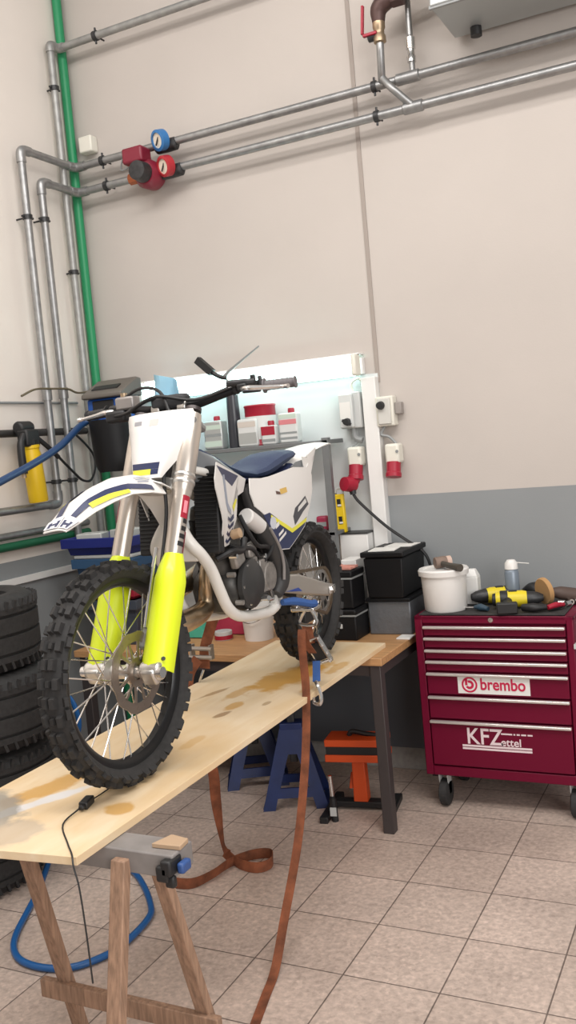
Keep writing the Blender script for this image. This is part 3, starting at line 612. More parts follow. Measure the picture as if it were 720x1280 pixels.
# on the chest
TZ = .9165
t = thing('bucket', 'large white plastic bucket with lid on the left of the tool chest', 'bucket', (-1.3, 4.125, TZ))
MB().lathe([(.0, 0), (.094, 0), (.098, .006), (.106, .17), (.106, .175), (.0, .176)], (-1.3, 4.125, TZ), pz, 36).build('bucket_body', WHITEP, t)
MB().lathe([(.106, .165), (.116, .167), (.118, .19), (.112, .197), (.10, .196), (.098, .19), (.0, .19), (.0, .18), (.106, .178)], (-1.3, 4.125, TZ), pz, 36).build('lid', WHITEP, t)
LZ = TZ + .19
t = thing('mallet', 'small dirty mallet with dark handle lying on the bucket lid', 'mallet', (-1.29, 4.1, LZ))
MB().cyl((-1.335, 4.115, LZ + .03), (-1.29, 4.15, LZ + .032), .027, seg=18).build('mallet_head', mat('dirty_rubber', (.2, .14, .11), .7, noise=.3), t, bevel=.004)
MB().cyl((-1.292, 4.155, LZ + .031), (-1.275, 4.168, LZ + .032), .025, seg=18).build('mallet_face', mat('pink_rubber', (.55, .4, .33), .7), t)
MB().tube([(-1.315, 4.13, LZ + .03), (-1.26, 4.085, LZ + .022), (-1.19, 4.03, LZ + .018)], [.012, .014, .018], 12, sm=3).build('mallet_handle', mat('olive_dark_handle', (.06, .05, .04), .6), t)
MB().loft([[(-1.205 + a * .03, 4.27 + b * .03, z) for a, b in ((-1, -1), (1, -1), (1, 1), (-1, 1))] for z in (TZ, TZ + .13)]).loft([[(-1.205 + a * r, 4.27 + b * r, z) for a, b in ((-1, -1), (1, -1), (1, 1), (-1, 1))] for r, z in ((.03, TZ + .13), (.018, TZ + .16), (.016, TZ + .165))]).build('carton', WHITE, bevel=.003, label='slim white carton standing right behind the large bucket', cat='carton')
t = thing('spray_can', 'grey blue spray can with white nozzle and thin straw on the chest', 'spray can', (-1.02, 4.3, TZ))
MB().lathe([(.0, 0), (.031, 0), (.033, .004), (.033, .145), (.03, .152), (.024, .165), (0, .168)], (-1.02, 4.28, TZ), pz, 24).build('can_body', mat('grey_blue_can', (.2, .24, .29), .35, .2), t)
MB().lathe([(.026, 0), (.031, .002), (.029, .03), (.018, .045), (0, .046)], (-1.02, 4.28, TZ + .158), pz, 20).build('nozzle', WHITEP, t)
MB().cyl((-1.0, 4.28, TZ + .19), (-.935, 4.27, TZ + .185), .0022, seg=6).build('straw', PAPER, t)
MB().bx(-1.20, -1.08, 4.33, 4.42, TZ, TZ + .045).build('tool_tray', BLACKP, bevel=.01, label='black plastic tray at the back of the chest left of the spray can', cat='tray')
YD = mat('drill_yellow', (.7, .55, .02), .45)
def drill(loc, rz, label, tilt=0):
    t = thing('cordless_drill', label, 'drill', loc, rz); L = WM[t.name] @ Matrix.Translation((0, 0, .042)) @ Matrix.Rotation(tilt, 4, 'X') @ Matrix.Scale(1.22, 4)
    MB(L).lathe([(.0, -.07), (.026, -.068), (.031, -.05), (.031, .03), (.027, .045)], (0, 0, 0), px, 18).build('motor_housing', YD, t)
    MB(L).lathe([(.0315, -.052), (.033, -.048), (.033, -.028), (.0315, -.024)], (0, 0, 0), px, 18).lathe([(.0, -.082), (.022, -.08), (.026, -.066), (0, -.066)], (0, 0, 0), px, 16).build('rear_cap', BLACKP, t)
    MB(L).lathe([(.027, .045), (.026, .065), (.022, .085), (.012, .105), (.0, .106)], (0, 0, 0), px, 16).build('chuck', DARKG, t)
    MB(L).tube([(-.02, .0, .0), (-.03, -.05, -.01), (-.035, -.09, -.012)], [.02, .017, .019], 10).build('handle', BLACKP, t)
    MB(L).box((-.03, -.105, -.012), (.075, .035, .04)).build('battery', BLACKP, t, bevel=.006)
    MB(L).box((-.005, 0, .0305), (.03, .02, .004)).build('grip_inset', BLACKP, t, bevel=.001)
    return t
drill((-.985, 4.15, TZ), .25, 'yellow and black cordless drill in front of the spray can')
drill((-1.085, 4.26, TZ), PI + .5, 'yellow and black cordless drill lying between carton and spray can')
t = thing('polishing_machine', 'dark hand polisher with tan felt disc at the right of the chest', 'polisher', (-.83, 4.28, TZ))
MB().lathe([(.0, 0), (.058, 0), (.062, .006), (.062, .02), (.0, .022)], (-.868, 4.2, TZ + .065), (.62, .62, .12), 28).build('felt_disc', mat('tan_felt', (.42, .24, .1), .9), t)
MB().tube([(-.855, 4.225, TZ + .06), (-.80, 4.25, TZ + .05), (-.74, 4.28, TZ + .036)], [.012, .03, .03], 12).build('machine_body', mat('brown_black_plastic', (.08, .05, .04), .6), t)
MB().tube([(-.9, 4.33, TZ + .03), (-.94, 4.36, TZ + .05), (-.99, 4.38, TZ + .03)], [.03, .034, .02], 10).build('handle', DARKG, t)
t = thing('pliers', 'pliers with red and black handles at the front right of the chest', 'pliers', (-.85, 4.08, TZ))
MB().tube([(-.93, 4.06, TZ + .02), (-.88, 4.05, TZ + .022), (-.82, 4.08, TZ + .018)], [.016, .02, .012], 10).build('handle', BLACKP, t)
MB().tube([(-.82, 4.06, TZ + .02), (-.79, 4.09, TZ + .026), (-.765, 4.13, TZ + .02)], [.011, .013, .009], 10).build('handle', RED, t)
MB().tube([(-.82, 4.08, TZ + .016), (-.79, 4.11, TZ + .014), (-.76, 4.16, TZ + .012)], [.014, .014, .004], 8).build('jaw', DARKG, t)
t = thing('screwdriver', 'screwdriver with dark blue grip pointing at the large bucket', 'screwdriver', (-1.12, 4.08, TZ))
MB().tube([(-1.155, 4.09, TZ + .016), (-1.125, 4.08, TZ + .018), (-1.085, 4.06, TZ + .014)], [.008, .017, .01], 10).build('grip', mat('petrol_grip', (.03, .06, .09), .3), t)
MB().cyl((-1.155, 4.09, TZ + .014), (-1.235, 4.115, TZ + .008), .005, seg=8).build('shaft', CHROME, t)
R_ = random.Random(4)
for i, (x, y, lab) in enumerate(((-.80, 4.2, 'chrome socket lying nearest the tan felt disc'), (-.765, 4.17, 'chrome socket at the front of the right corner of the chest'), (-.745, 4.22, 'chrome socket at the very right edge of the chest'))):
    a = i * 1.1; MB().lathe([(.006, 0), (.013, 0), (.013, .03), (.006, .03)], (x, y, TZ + .013), (cos(a), sin(a), 0), 14, loop=True, cap=False).build('wrench_socket', CHROME, label=lab, cat='socket')
t = thing('ratchet_wrench', 'black ratchet handle lying across the right rear of the chest', 'wrench', (-.76, 4.3, TZ))
MB().tube([(-.80, 4.38, TZ + .012), (-.76, 4.33, TZ + .013), (-.73, 4.27, TZ + .012)], [.013, .01, .008], 8).build('grip', BLACKP, t)
MB().lathe([(.0, 0), (.02, 0), (.02, .02), (0, .02)], (-.725, 4.26, TZ + .002), pz, 14).build('ratchet_head', CHROME, t)

# ================================================================== BOARD, SAWHORSE, STRAPS, HOSES
ZB = .815
m = mat('plywood', (.6, .47, .33), .6); g = NT(m); tc = g.n('TexCoord'); P_ = tc.outputs['Object']
mp = g.n('Mapping'); mp.inputs['Scale'].default_value = (9, 1.6, 9); g.l(P_, mp.inputs['Vector'])
n1 = g.n('TexNoise'); n1.inputs['Scale'].default_value = 1.6; n1.inputs['Detail'].default_value = 7; n1.inputs['Distortion'].default_value = .8; g.l(mp.outputs[0], n1.inputs['Vector'])
r1 = g.n('MapRange'); g.l(n1.outputs['Fac'], r1.inputs['Value']); r1.inputs['From Min'].default_value = .35; r1.inputs['From Max'].default_value = .65
col = g.mix(r1.outputs[0], (.71, .53, .32), (.77, .62, .43))
nb = g.n('TexNoise'); nb.inputs['Scale'].default_value = 3.; nb.inputs['Detail'].default_value = 3; g.l(P_, nb.inputs['Vector'])
rb = g.n('MapRange'); g.l(nb.outputs['Fac'], rb.inputs['Value']); rb.inputs['From Min'].default_value = .5; rb.inputs['From Max'].default_value = .75; rb.inputs['To Max'].default_value = .45
col = g.mix(rb.outputs[0], col, (.70, .44, .17))
nn = g.n('TexNoise'); nn.inputs['Scale'].default_value = 14.; nn.inputs['Detail'].default_value = 6; g.l(P_, nn.inputs['Vector'])
def blot(col, c, rx, ry, tint, amt, ang=0.):
    q = g.n('Mapping', vector_type='TEXTURE'); q.inputs['Location'].default_value = (c[0], c[1], ZB); q.inputs['Rotation'].default_value = (0, 0, ang); q.inputs['Scale'].default_value = (rx, ry, 1); g.l(P_, q.inputs['Vector'])
    le = g.n('VectorMath', operation='LENGTH'); g.l(q.outputs[0], le.inputs[0])
    v = g.math('ADD', le.outputs['Value'], g.math('MULTIPLY', g.math('SUBTRACT', nn.outputs['Fac'], .5), 1.5))
    r = g.n('MapRange'); g.l(v, r.inputs['Value']); r.inputs['From Min'].default_value = 1.15; r.inputs['From Max'].default_value = .8; r.inputs['To Min'].default_value = 0; r.inputs['To Max'].default_value = amt
    return g.mix(r.outputs[0], col, tint)
Y_ = (.56, .29, .045)
for a in (((-1.70, 3.26), .10, .24, Y_, .95, -.15), ((-1.80, 3.02), .03, .10, Y_, .6, -.1), ((-1.73, 2.85), .028, .06, Y_, .75, 0), ((-1.66, 2.46), .025, .07, Y_, .4, 0), ((-1.56, 1.93), .04, .04, Y_, .75, 0),
          ((-1.87, 2.02), .05, .17, Y_, .75, -.3), ((-1.56, 3.42), .03, .1, Y_, .6, 0), ((-1.83, 1.90), .028, .17, (.7, .7, .72), .85, -.45), ((-1.93, 1.76), .13, .17, (.27, .25, .22), .85, .2), ((-1.72, 2.75), .016, .05, (.3, .17, .07), .8, -.2), ((-1.90, 3.0), .014, .10, (.35, .2, .08), .8, -.25), ((-1.62, 2.9), .012, .03, (.35, .22, .1), .7, 0), ((-1.75, 2.3), .012, .04, (.4, .25, .1), .6, 0), ((-1.76, 1.72), .1, .08, (.42, .35, .28), .6, 0), ((-1.55, 3.1), .02, .05, Y_, .5, 0)):
    col = blot(col, *a)
g.l(col, g.b.inputs['Base Color'])
QB = [(-1.4826, 1.655), (-1.5145, 3.862), (-2.082, 3.878), (-2.022, 1.6)]
MB().loft([[(x, y, .7932) for x, y in QB], [(x, y, ZB) for x, y in QB]]).build('plywood_board', m, bevel=.0015, smooth=False, loc=Vector(), label='long stained plywood board carrying the dirt bike from sawhorse to workbench', cat='board')

SW = mat('weathered_timber', (.31, .19, .125), .75, noise=.3, nscale=12, stretch=(8, 8, 1)); SWG = mat('grey_beam', (.23, .21, .2), .7, noise=.2, nscale=10)
t = thing('sawhorse', 'rough wooden sawhorse with a grey beam under the front end of the board', 'sawhorse', (-1.62, 1.81, 0))
MB().bx(-2.02, -1.285, 1.765, 1.855, .733, .792).build('beam', SWG, t, bevel=.004)
def post(a, b, w=.042, d=.03): a, b = Vector(a), Vector(b); return MB().loft([[p + Vector((x, y, 0)) for x, y in ((-w / 2, -d / 2), (w / 2, -d / 2), (w / 2, d / 2), (-w / 2, d / 2))] for p in (a, b)])
for x in (-1.435, -1.885):
    post((x, 1.76, .77), (x + (.005 if x > -1.6 else .0), 1.585, 0)).build('leg', SW, t, bevel=.003)
    post((x + .02, 1.86, .77), (x + (.03 if x > -1.6 else -.02), 2.075, 0)).build('leg', SW, t, bevel=.003)
MB().box((-1.66, 1.995, .2), (.62, .024, .055)).build('brace', SW, t, bevel=.003)
t = thing('beam_clamp', 'black and blue clamp gripping the end of the grey sawhorse beam', 'clamp', (-1.285, 1.79, .74))
MB().bx(-1.31, -1.28, 1.745, 1.80, .745, .785).bx(-1.325, -1.29, 1.745, 1.7645, .73, .77).bx(-1.305, -1.278, 1.752, 1.77, .715, .745).build('jaw', BLACKP, t, bevel=.006)
MB().bx(-1.2795, -1.26, 1.77, 1.81, .745, .772).build('handle', mat('mid_blue_plastic', (.03, .08, .25), .4), t, bevel=.006)
MB().prism([(-1.36, 1.79, .7925), (-1.28, 1.795, .7925), (-1.285, 1.84, .7925), (-1.34, 1.85, .7925)], (0, 0, .012)).build('wood_shim', mat('pale_wood', (.45, .31, .2), .7), bevel=.002, label='thin pale wooden shim on top of the sawhorse beam end', cat='shim')

# tie-down straps
HOOK = CHROME
t = thing('ratchet_strap', 'orange ratchet strap from the rear of the bike, its long tail hanging to the floor', 'strap', (-1.49, 3.1, .8))
MB().tube([(-1.565, 3.15, 1.115), (-1.535, 3.145, 1.125), (-1.522, 3.14, 1.115), (-1.50, 3.135, 1.07), (-1.515, 3.13, 1.055), (-1.565, 3.14, 1.055), (-1.578, 3.145, 1.07), (-1.545, 3.145, 1.12)], .007, 8, sm=2).build('triangle_ring', HOOK, t)
MB().ribbon([(-1.545, 3.14, 1.06), (-1.54, 3.13, 1.02), (-1.53, 3.12, .985)], .042, .004, (1, .1, 0)).build('upper_webbing', STRAP, t)
M = MB(); b0 = Vector((-1.505, 3.13, .965))
Rr = Matrix.Rotation(-.35, 4, 'Y') @ Matrix.Rotation(.3, 4, 'X')
for s in (-1, 1): M.box(b0 + Rr.to_3x3() @ Vector((s * .026, 0, -.01)), (.005, .03, .11), Rr)
for zz in (-.06, -.03, .005, .04): M.cyl(b0 + Rr.to_3x3() @ Vector((-.032, 0, zz)), b0 + Rr.to_3x3() @ Vector((.032, 0, zz)), .0065, seg=8)
M.build('ratchet', HOOK, t)
MB().box(b0 + Rr.to_3x3() @ Vector((0, 0, -.01)), (.046, .02, .07), Rr).build('ratchet_spool', BLACKP, t)
MB().ribbon([(-1.51, 3.12, .92), (-1.505, 3.10, .87), (-1.50, 3.085, .85)], .03, .003, (1, .1, 0)).build('lower_webbing', BLUEW, t)
MB().tube([(-1.50, 3.08, .85), (-1.485, 3.065, .835), (-1.472, 3.055, .80), (-1.478, 3.05, .775), (-1.50, 3.05, .78), (-1.502, 3.05, .80)], .008, 8).build('hook', HOOK, t)
MB().ribbon([(-1.512, 3.10, .955), (-1.515, 3.06, 1.0), (-1.515, 3.035, 1.06), (-1.515, 3.02, 1.02), (-1.512, 3.015, .93), (-1.507, 3.0, .81), (-1.494, 2.92, .601), (-1.485, 2.79, .357), (-1.495, 2.655, .135), (-1.488, 2.55, .02), (-1.46, 2.42, .0045), (-1.40, 2.20, .0035), (-1.33, 2.02, .0035)], 
            .031, .003,
            [(1, .1, 0)] * 8 + [(1, .2, 0), (1, .3, 0), (1, .3, 0), (1, .4, 0), (1, .4, 0)]).build('tail_webbing', STRAP, t)
t = thing('ratchet_strap', 'orange ratchet strap on the far side of the bike, its tail curled on the floor', 'strap', (-2.04, 3.14, .8))
MB().ribbon([(-1.93, 3.12, 1.13), (-1.985, 3.14, 1.03), (-2.02, 3.145, .95), (-2.03, 3.145, .87)], .044, .004, (1, .15, 0)).build('upper_webbing', STRAP, t)
M = MB(); b0 = Vector((-2.02, 3.12, .945))
for s in (-1, 1): M.box(b0 + Vector((s * .045, 0, 0)), (.008, .03, .06))
for zz in (-.02, .015): M.cyl(b0 + Vector((-.055, -.01, zz)), b0 + Vector((.055, -.01, zz)), .009, seg=8)
M.build('ratchet', mat('worn_steel', (.4, .36, .32), .45, .8), t)
MB().tube([(-2.035, 3.14, .865), (-2.045, 3.13, .835), (-2.06, 3.13, .80), (-2.05, 3.12, .785), (-2.03, 3.12, .795)], .007, 8).build('hook', HOOK, t)
MB().ribbon([(-2.03, 3.10, .92), (-2.075, 3.1, .86), (-2.085, 3.1, .78), (-2.04, 3.1, .6), (-2.01, 3.1, .452), (-2.042, 3.15, .312), (-2.064, 3.2, .133), (-2.075, 3.235, .05), (-2.03, 3.215, .03), (-1.97, 3.19, .024), (-1.895, 3.185, .024), (-1.86, 3.24, .024), (-1.90, 3.315, .024), (-1.97, 3.29, .024), (-2.03, 3.20, .024), (-2.05, 3.08, .024), (-2.09, 2.99, .024), (-2.18, 2.975, .024), (-2.25, 3.0, .024), (-2.33, 3.07, .024)],
            .044, .003, [(1, .1, 0)] * 4 + [(1, .3, 0), (.6, .8, 0), (-.2, 1, 0), (-.3, .6, .6), (0, .1, 1), (0, .1, 1), (0, .1, 1), (0, .1, 1), (.1, 0, 1), (.1, .1, 1), (.2, .1, 1), (.3, .1, 1), (.2, .1, 1), (.2, .1, 1), (.2, .1, 1), (.2, .1, 1)], sm=5).build('tail_webbing', STRAP, t)
# blue hose on the floor and thin black cable
HB = mat('blue_floor_hose', (.015, .1, .3), .35)
MB().tube([(-2.95, 3.35, .35), (-2.93, 3.2, .12), (-2.84, 2.99, .014), (-2.686, 2.737, .014), (-2.541, 2.464, .014), (-2.44, 2.356, .014), (-2.334, 2.321, .014), (-2.221, 2.336, .014), (-2.147, 2.396, .014), (-2.099, 2.517, .014), (-2.115, 2.713, .014), (-2.178, 2.819, .014), (-2.34, 2.977, .014), (-2.55, 3.13, .014), (-2.8, 3.4, .014), (-2.9, 3.7, .03)], .0125, 10).build('air_hose', HB, label='blue air hose lying in a loop on the tiles under the sawhorse', cat='hose')
MB().tube([(-3.2, 3.44, .72), (-3.13, 3.45, .69), (-3.02, 3.46, .60), (-2.99, 3.46, .47), (-3.06, 3.45, .36), (-3.15, 3.44, .28), (-3.19, 3.44, .1), (-3.15, 3.45, .012), (-3.0, 3.5, .012)], .013, 8).build('air_hose', HB, label='short blue hose hanging between the tyre stack and the front wheel', cat='hose')
t = thing('thin_cable', 'thin black cable with a plug hanging over the front edge of the board', 'cable', (-1.66, 1.93, ZB))
MB(Matrix.Translation((-1.665, 1.925, ZB)) @ Matrix.Rotation(.3, 4, 'Z')).bx(-.013, .013, -.03, .025, .0005, .022).bx(-.008, .008, -.045, -.03, .004, .018).build('plug', BLACKP, t, bevel=.004)
MB().tube([(-1.68, 2.05, ZB + .004), (-1.675, 1.99, ZB + .004), (-1.668, 1.95, ZB + .008)], .002, 6).tube([(-1.66, 1.885, ZB + .009), (-1.645, 1.80, ZB + .003), (-1.555, 1.71, ZB + .003), (-1.50, 1.66, ZB + .003), (-1.478, 1.637, .80), (-1.463, 1.632, .75), (-1.455, 1.63, .64), (-1.452, 1.63, .52)], .0022, 6).build('cord', BLACKP, t)

# stack of tyres
def tyre(z, R, w, label, dx=0, rz=0):
    t = thing('car_tire', label, 'tire', (-2.98 + dx, 2.80, z), rz, group='stacked car tyres'); W = WM[t.name]
    pr = [(R * .62, .012), (R * .68, 0), (R * .84, .0), (R * .94, .02), (R * .985, .045)]
    for k in range(3):
        a = w * (.25 + .25 * k); pr += [(R, a - .03), (R, a - .007), (R - .011, a - .005), (R - .011, a + .005), (R, a + .007)]
    pr += [(R, w * .75 + .03), (R * .985, w - .045), (R * .94, w - .02), (R * .84, w), (R * .68, w), (R * .62, w - .012), (R * .60, w * .8), (R * .9, w * .7), (R * .92, w * .5), (R * .9, w * .3), (R * .60, w * .2)]
    M = MB(W).lathe(pr, (0, 0, 0), pz, 72, loop=True, cap=False)
    for k in range(48):
        a = 2 * PI * k / 48
        for zz in (.035, w - .035): M.box(((R - .005) * cos(a), (R - .005) * sin(a), zz), (.016, .012, .035), Matrix.Rotation(a, 4, 'Z') @ Matrix.Rotation(.3 if zz < .1 else -.3, 4, 'X'))
    M.build('tread', RUBBER, t); return t
for k, (nm, dx) in enumerate((('lowest car tyre of the stack beside the left wall', -.13), ('second car tyre from the bottom of the stack beside the left wall', -.008), ('third car tyre from the bottom of the stack beside the left wall', .008), ('topmost car tyre of the stack beside the left wall', -.018))):
    tyre(.311 * k, (.31, .33, .33, .32)[k], .308, nm, dx, k * .3)

# ================================================================== THE DIRT BIKE
HB_ = .0547
bike = thing('dirt_bike', 'white, navy and fluo yellow motocross bike standing on the plywood board', 'motorcycle', (-1.7222, 3.5428, ZB), HB_ - PI / 2)
BM = WM[bike.name]
RF, RR, WB = .3243, .299, 1.4291
AX = Vector((WB, 0, RF)); RA = Vector((0, 0, RR))
SD = Vector((-.44, 0, .898)).normalized()                    # steering axis
S0 = Vector((1.345, 0, .31))
ST = BM @ Matrix.Translation(S0) @ Matrix.Rotation(-.052, 4, SD) @ Matrix.Translation(-S0)
def B(): return MB(BM)
def S(): return MB(ST)

def wheel(new, c, R, hw, rim, knobN, nsp, side):
    c = Vector(c); M = new()
    rk = R - .013
    prof = [(rim + .012, -.022), (rim + .02, -hw * .75), (rim + .035, -hw * .95), (rk - .018, -hw * .92), (rk - .006, -hw * .62), (rk, -hw * .25), (rk, hw * .25), (rk - .006, hw * .62), (rk - .018, hw * .92), (rim + .035, hw * .95), (rim + .02, hw * .75), (rim + .012, .022)]
    M.lathe(prof, c, py, 72, loop=True, cap=False)
    def knob(a, r, y, tilt, tw, aw, h, tp=.82):
        rd = Vector((cos(a), 0, sin(a))); tg = Vector((-sin(a), 0, cos(a))); ax = Vector((0, 1, 0))
        n = rd * cos(tilt) + ax * sin(tilt); s = ax * cos(tilt) - rd * sin(tilt); o = c + rd * r + ax * y
        M.loft([[o + n * z + tg * (i * tw * k / 2) + s * (j * aw * k / 2) for i, j in ((-1, -1), (1, -1), (1, 1), (-1, 1))] for z, k in ((-.006, 1.06), (h, tp))])
    st = 2 * PI / knobN
    for k in range(knobN):
        a = k * st; e = k % 2; tw = st * R * .62
        if e == 0:
            for s in (-1, 1): knob(a, rk, s * hw * .26, s * .08, tw, hw * .42, .013)
        else:
            for s in (-1, 1): knob(a, rk - .003, s * hw * .52, s * .3, tw, hw * .42, .014)
            knob(a, rk, 0, 0, tw * .6, hw * .3, .010)
        for s in (-1, 1): knob(a + st * .3 * (1 if e else 0), rk - .016, s * hw * .86, s * .95, tw * (1.0 if e else .8), hw * .34, .013)
    tire = M.build('tire', RUBBER, bike)
    M = new(); M.lathe([(rim - .012, -.010), (rim - .006, -.016), (rim + .004, -.021), (rim + .016, -.023), (rim + .016, -.019), (rim + .004, -.012), (rim - .004, 0), (rim + .004, .012), (rim + .016, .019), (rim + .016, .023), (rim + .004, .021), (rim - .006, .016), (rim - .012, .010)], c, py, 72, loop=True, cap=False)
    M.build('rim', mat('black_rim', (.02, .02, .021), .3, .6), tire)
    M = new(); M.lathe([(.0, -.075), (.014, -.075), (.018, -.05), (.038, -.046), (.038, -.036), (.022, -.028), (.02, 0), (.022, .028), (.038, .036), (.038, .046), (.018, .05), (.014, .075), (0, .075)], c, py, 24)
    M.build('hub', ALU, tire)
    for k in range(nsp):
        s = 1 if k % 2 else -1; q = 1 if (k // 2) % 2 else -1
        a = 2 * PI * k / nsp; ah = a + q * .95
        p0 = c + Vector((.034 * cos(ah), s * .04, .034 * sin(ah))); p1 = c + Vector(((rim - .006) * cos(a), s * .004, (rim - .006) * sin(a)))
        new().cyl(p0, p1, .0021, seg=6).build('spoke', CHROME, tire)
    return tire
ft = wheel(S, AX, RF, .043, .258, 40, 32, 1)
rt = wheel(B, RA, RR, .054, .218, 34, 32, 1)

def disc(new, c, y, R, ri, m, parent, nm='brake_disc', teeth=0):
    M = new(); c = Vector(c) + Vector((0, y, 0)); n = 96; th = .002
    def rr(a): return R + (.0025 * cos(10 * a) if not teeth else .0)
    outer = [(rr(2 * PI * k / n), 2 * PI * k / n) for k in range(n)]
    if teeth: outer = [(R + (.006 if (k % 4) in (1, 2) else -.002), 2 * PI * k / (teeth * 4)) for k in range(teeth * 4)]
    n = len(outer); P = lambda r, a, yy: c + Vector((r * cos(a), yy, r * sin(a)))
    M.loft([[P(r, a, -th), P(r, a, th), P(ri, a, th), P(ri, a, -th)] for r, a in outer], loop=True)
    for k in range(6 if not teeth else 5):
        a = 2 * PI * k / (6 if not teeth else 5)
        for da in (-.28, .28):
            M.prism([P(.028, a + da * .4 - .12, -th), P(.028, a + da * .4 + .12, -th), P(ri + .004, a + da + .05, -th), P(ri + .004, a + da - .05, -th)], (0, 2 * th, 0))
    M.lathe([(.022, -th * 1.5), (.042, -th * 1.5), (.042, th * 1.5), (.022, th * 1.5)], c, py, 24, loop=True, cap=False)
    if not teeth:
        for k in range(18): a = 2 * PI * k / 18; rr_ = (R + ri) / 2; M.cyl(P(rr_, a, -th * 1.4), P(rr_, a, th * 1.4), .004, seg=8)
    return M.build(nm, m, parent)
DISC = mat('brown_steel_disc', (.3, .25, .21), .35, .9)
disc(S, AX, .052, .116, .088, DISC, ft)
disc(B, RA, -.052, .098, .076, DISC, rt)
disc(B, RA, .064, .098, .078, mat('silver_sprocket', (.6, .58, .56), .3, .9), rt, 'sprocket', 48)

# ---- fork
LEGM = mat('anodised_fork', (.6, .54, .48), .3, .75); LOW = mat('fork_lower_tube', (.66, .62, .57), .28, .7)
def fk(h, y): # point on a fork leg at height h
    t = (h - .327) / SD.z; return Vector((1.392, y, .327)) + SD * t
for y in (.098, -.098):
    leg = S().cyl(fk(.36, y), fk(.80, y), .0245, seg=20).build('fork_leg', LOW, bike)
    S().lathe([(.0255, 0), (.028, .01), (.028, .19), (.031, .205), (.031, .215), (.0335, .22), (.0335, .42), (.031, .44), (.028, .47), (.0, .475)], fk(.63, y), SD, 22).build('outer_tube', LEGM, leg)
    S().lathe([(.034, 0), (.037, .004), (.037, .012), (.034, .016)], fk(.835, y), SD, 22).lathe([(.034, 0), (.037, .004), (.037, .010), (.034, .014)], fk(.855, y), SD, 22).build('clamp_ring', ALU, leg)
    S().box(fk(.325, y) + Vector((.012, 0, 0)), (.085, .05, .05), Matrix.Rotation(.42, 4, 'Y')).cyl(fk(.335, y) + Vector((.03, 0, -.01)) - Vector((0, .035, 0)), fk(.335, y) + Vector((.03, 0, -.01)) + Vector((0, .035, 0)), .027, seg=18).build('axle_clamp', ALU, leg, bevel=.008)
    S().cyl(AX + Vector((0, y * .55, 0)), AX + Vector((0, y * 1.45, 0)), .016, seg=16).build('axle', CHROME, leg)
    rows = []
    for i in range(12):      # fork guard wraps the front of the leg
        h = .318 + .335 * i / 11; w = (.047 if i < 9 else .047 - .006 * (i - 8) ** 1.3); p = fk(h, y)
        f = Vector((SD.z, 0, -SD.x)); rows.append([p + f * (w * 1.08 * cos(a) - .004) + Vector((0, w * sin(a) * 1.0, 0)) for a in [rad(-112 + 22.4 * j) for j in range(11)]])
    gd = S().strip(rows, .004).build('fork_guard', mat('fluo_yellow_guard', (.7, .82, .015), .4, coat=.2), leg)
    for a in (-60, 50): 
        f = Vector((SD.z, 0, -SD.x)); p = fk(.345, y); q = f * cos(rad(a)) + Vector((0, sin(rad(a)), 0)); S().cyl(p + q * .049, p + q * .054, .006, seg=10).build('guard_bolt', DARKG, leg)
    # stickers on the outer side of the upper tube
    s = 1 if y > 0 else -1
    def patch(h0, h1, a0, a1, m, r=.0288, n=6, nm='sticker'):
        f = Vector((SD.z, 0, -SD.x)); S().strip([[fk(h, y) + (f * cos(rad(a0 + (a1 - a0) * j / n)) + Vector((0, s * sin(rad(a0 + (a1 - a0) * j / n)), 0))) * r for j in range(n + 1)] for h in [h0 + (h1 - h0) * i / 3 for i in range(4)]], .0006).build(nm, m, leg)
    patch(.735, .80, 45, 100, RED); patch(.75, .785, 58, 84, mat('pink_mark', (.75, .25, .3), .5), .0294)
    for k in range(4): patch(.655 + .022 * k, .668 + .022 * k, 50 + 6 * k, 100, BLACKP)
    patch(.64, .70, 100, 150, mat('dark_red_mark', (.2, .005, .02), .5))
# axle, caliper, clamps
S().box(AX + Vector((-.075, .062, .085)), (.05, .045, .085), Matrix.Rotation(-.6, 4, 'Y')).box(AX + Vector((-.05, .09, .05)), (.05, .02, .06), Matrix.Rotation(-.6, 4, 'Y')).build('brake_caliper', mat('grey_caliper', (.22, .22, .21), .4, .5), bike, bevel=.008)
S().tube([AX + Vector((-.07, .075, .14)), fk(.6, .06) + Vector((-.0, 0, 0)), fk(.75, .052), fk(.86, .05) + Vector((.04, 0, 0)), fk(.98, .03) + Vector((.05, 0, 0)), fk(1.06, -.02) + Vector((.05, 0, 0))], .006, 8).build('brake_hose', BLACKP, bike)
S().tube([fk(.44, .055) + Vector((.03, 0, 0)), fk(.58, .055) + Vector((.035, 0, 0)), fk(.66, .053) + Vector((.03, 0, 0))], .006, 8).build('hose_guide', CHROME, bike)
c = fk(.835, 0)
S().box(c + Vector((-.012, 0, 0)), (.06, .17, .045), Matrix.Rotation(-.43, 4, 'Y')).box(c - Vector((.02, 0, .0)), (.06, .1, .05), Matrix.Rotation(-.43, 4, 'Y')).build('lower_triple_clamp', ALU, bike, bevel=.01)
c = fk(1.02, 0)
S().box(c - Vector((.012, 0, 0)), (.08, .25, .03), Matrix.Rotation(-.43, 4, 'Y')).build('upper_triple_clamp', mat('grey_clamp', (.3, .3, .3), .4, .7), bike, bevel=.01)
for y in (.098, -.098): S().lathe([(.0, 0), (.026, 0), (.026, .012), (.0, .013)], fk(1.062, y), SD, 20).build('fork_cap', mat('dark_cap', (.08, .07, .07), .4, .6), bike)
S().cyl(c - SD * .2 - Vector((.024, 0, 0)), c + SD * .02 - Vector((.024, 0, 0)), .028).build('steering_head', DARKG, bike)

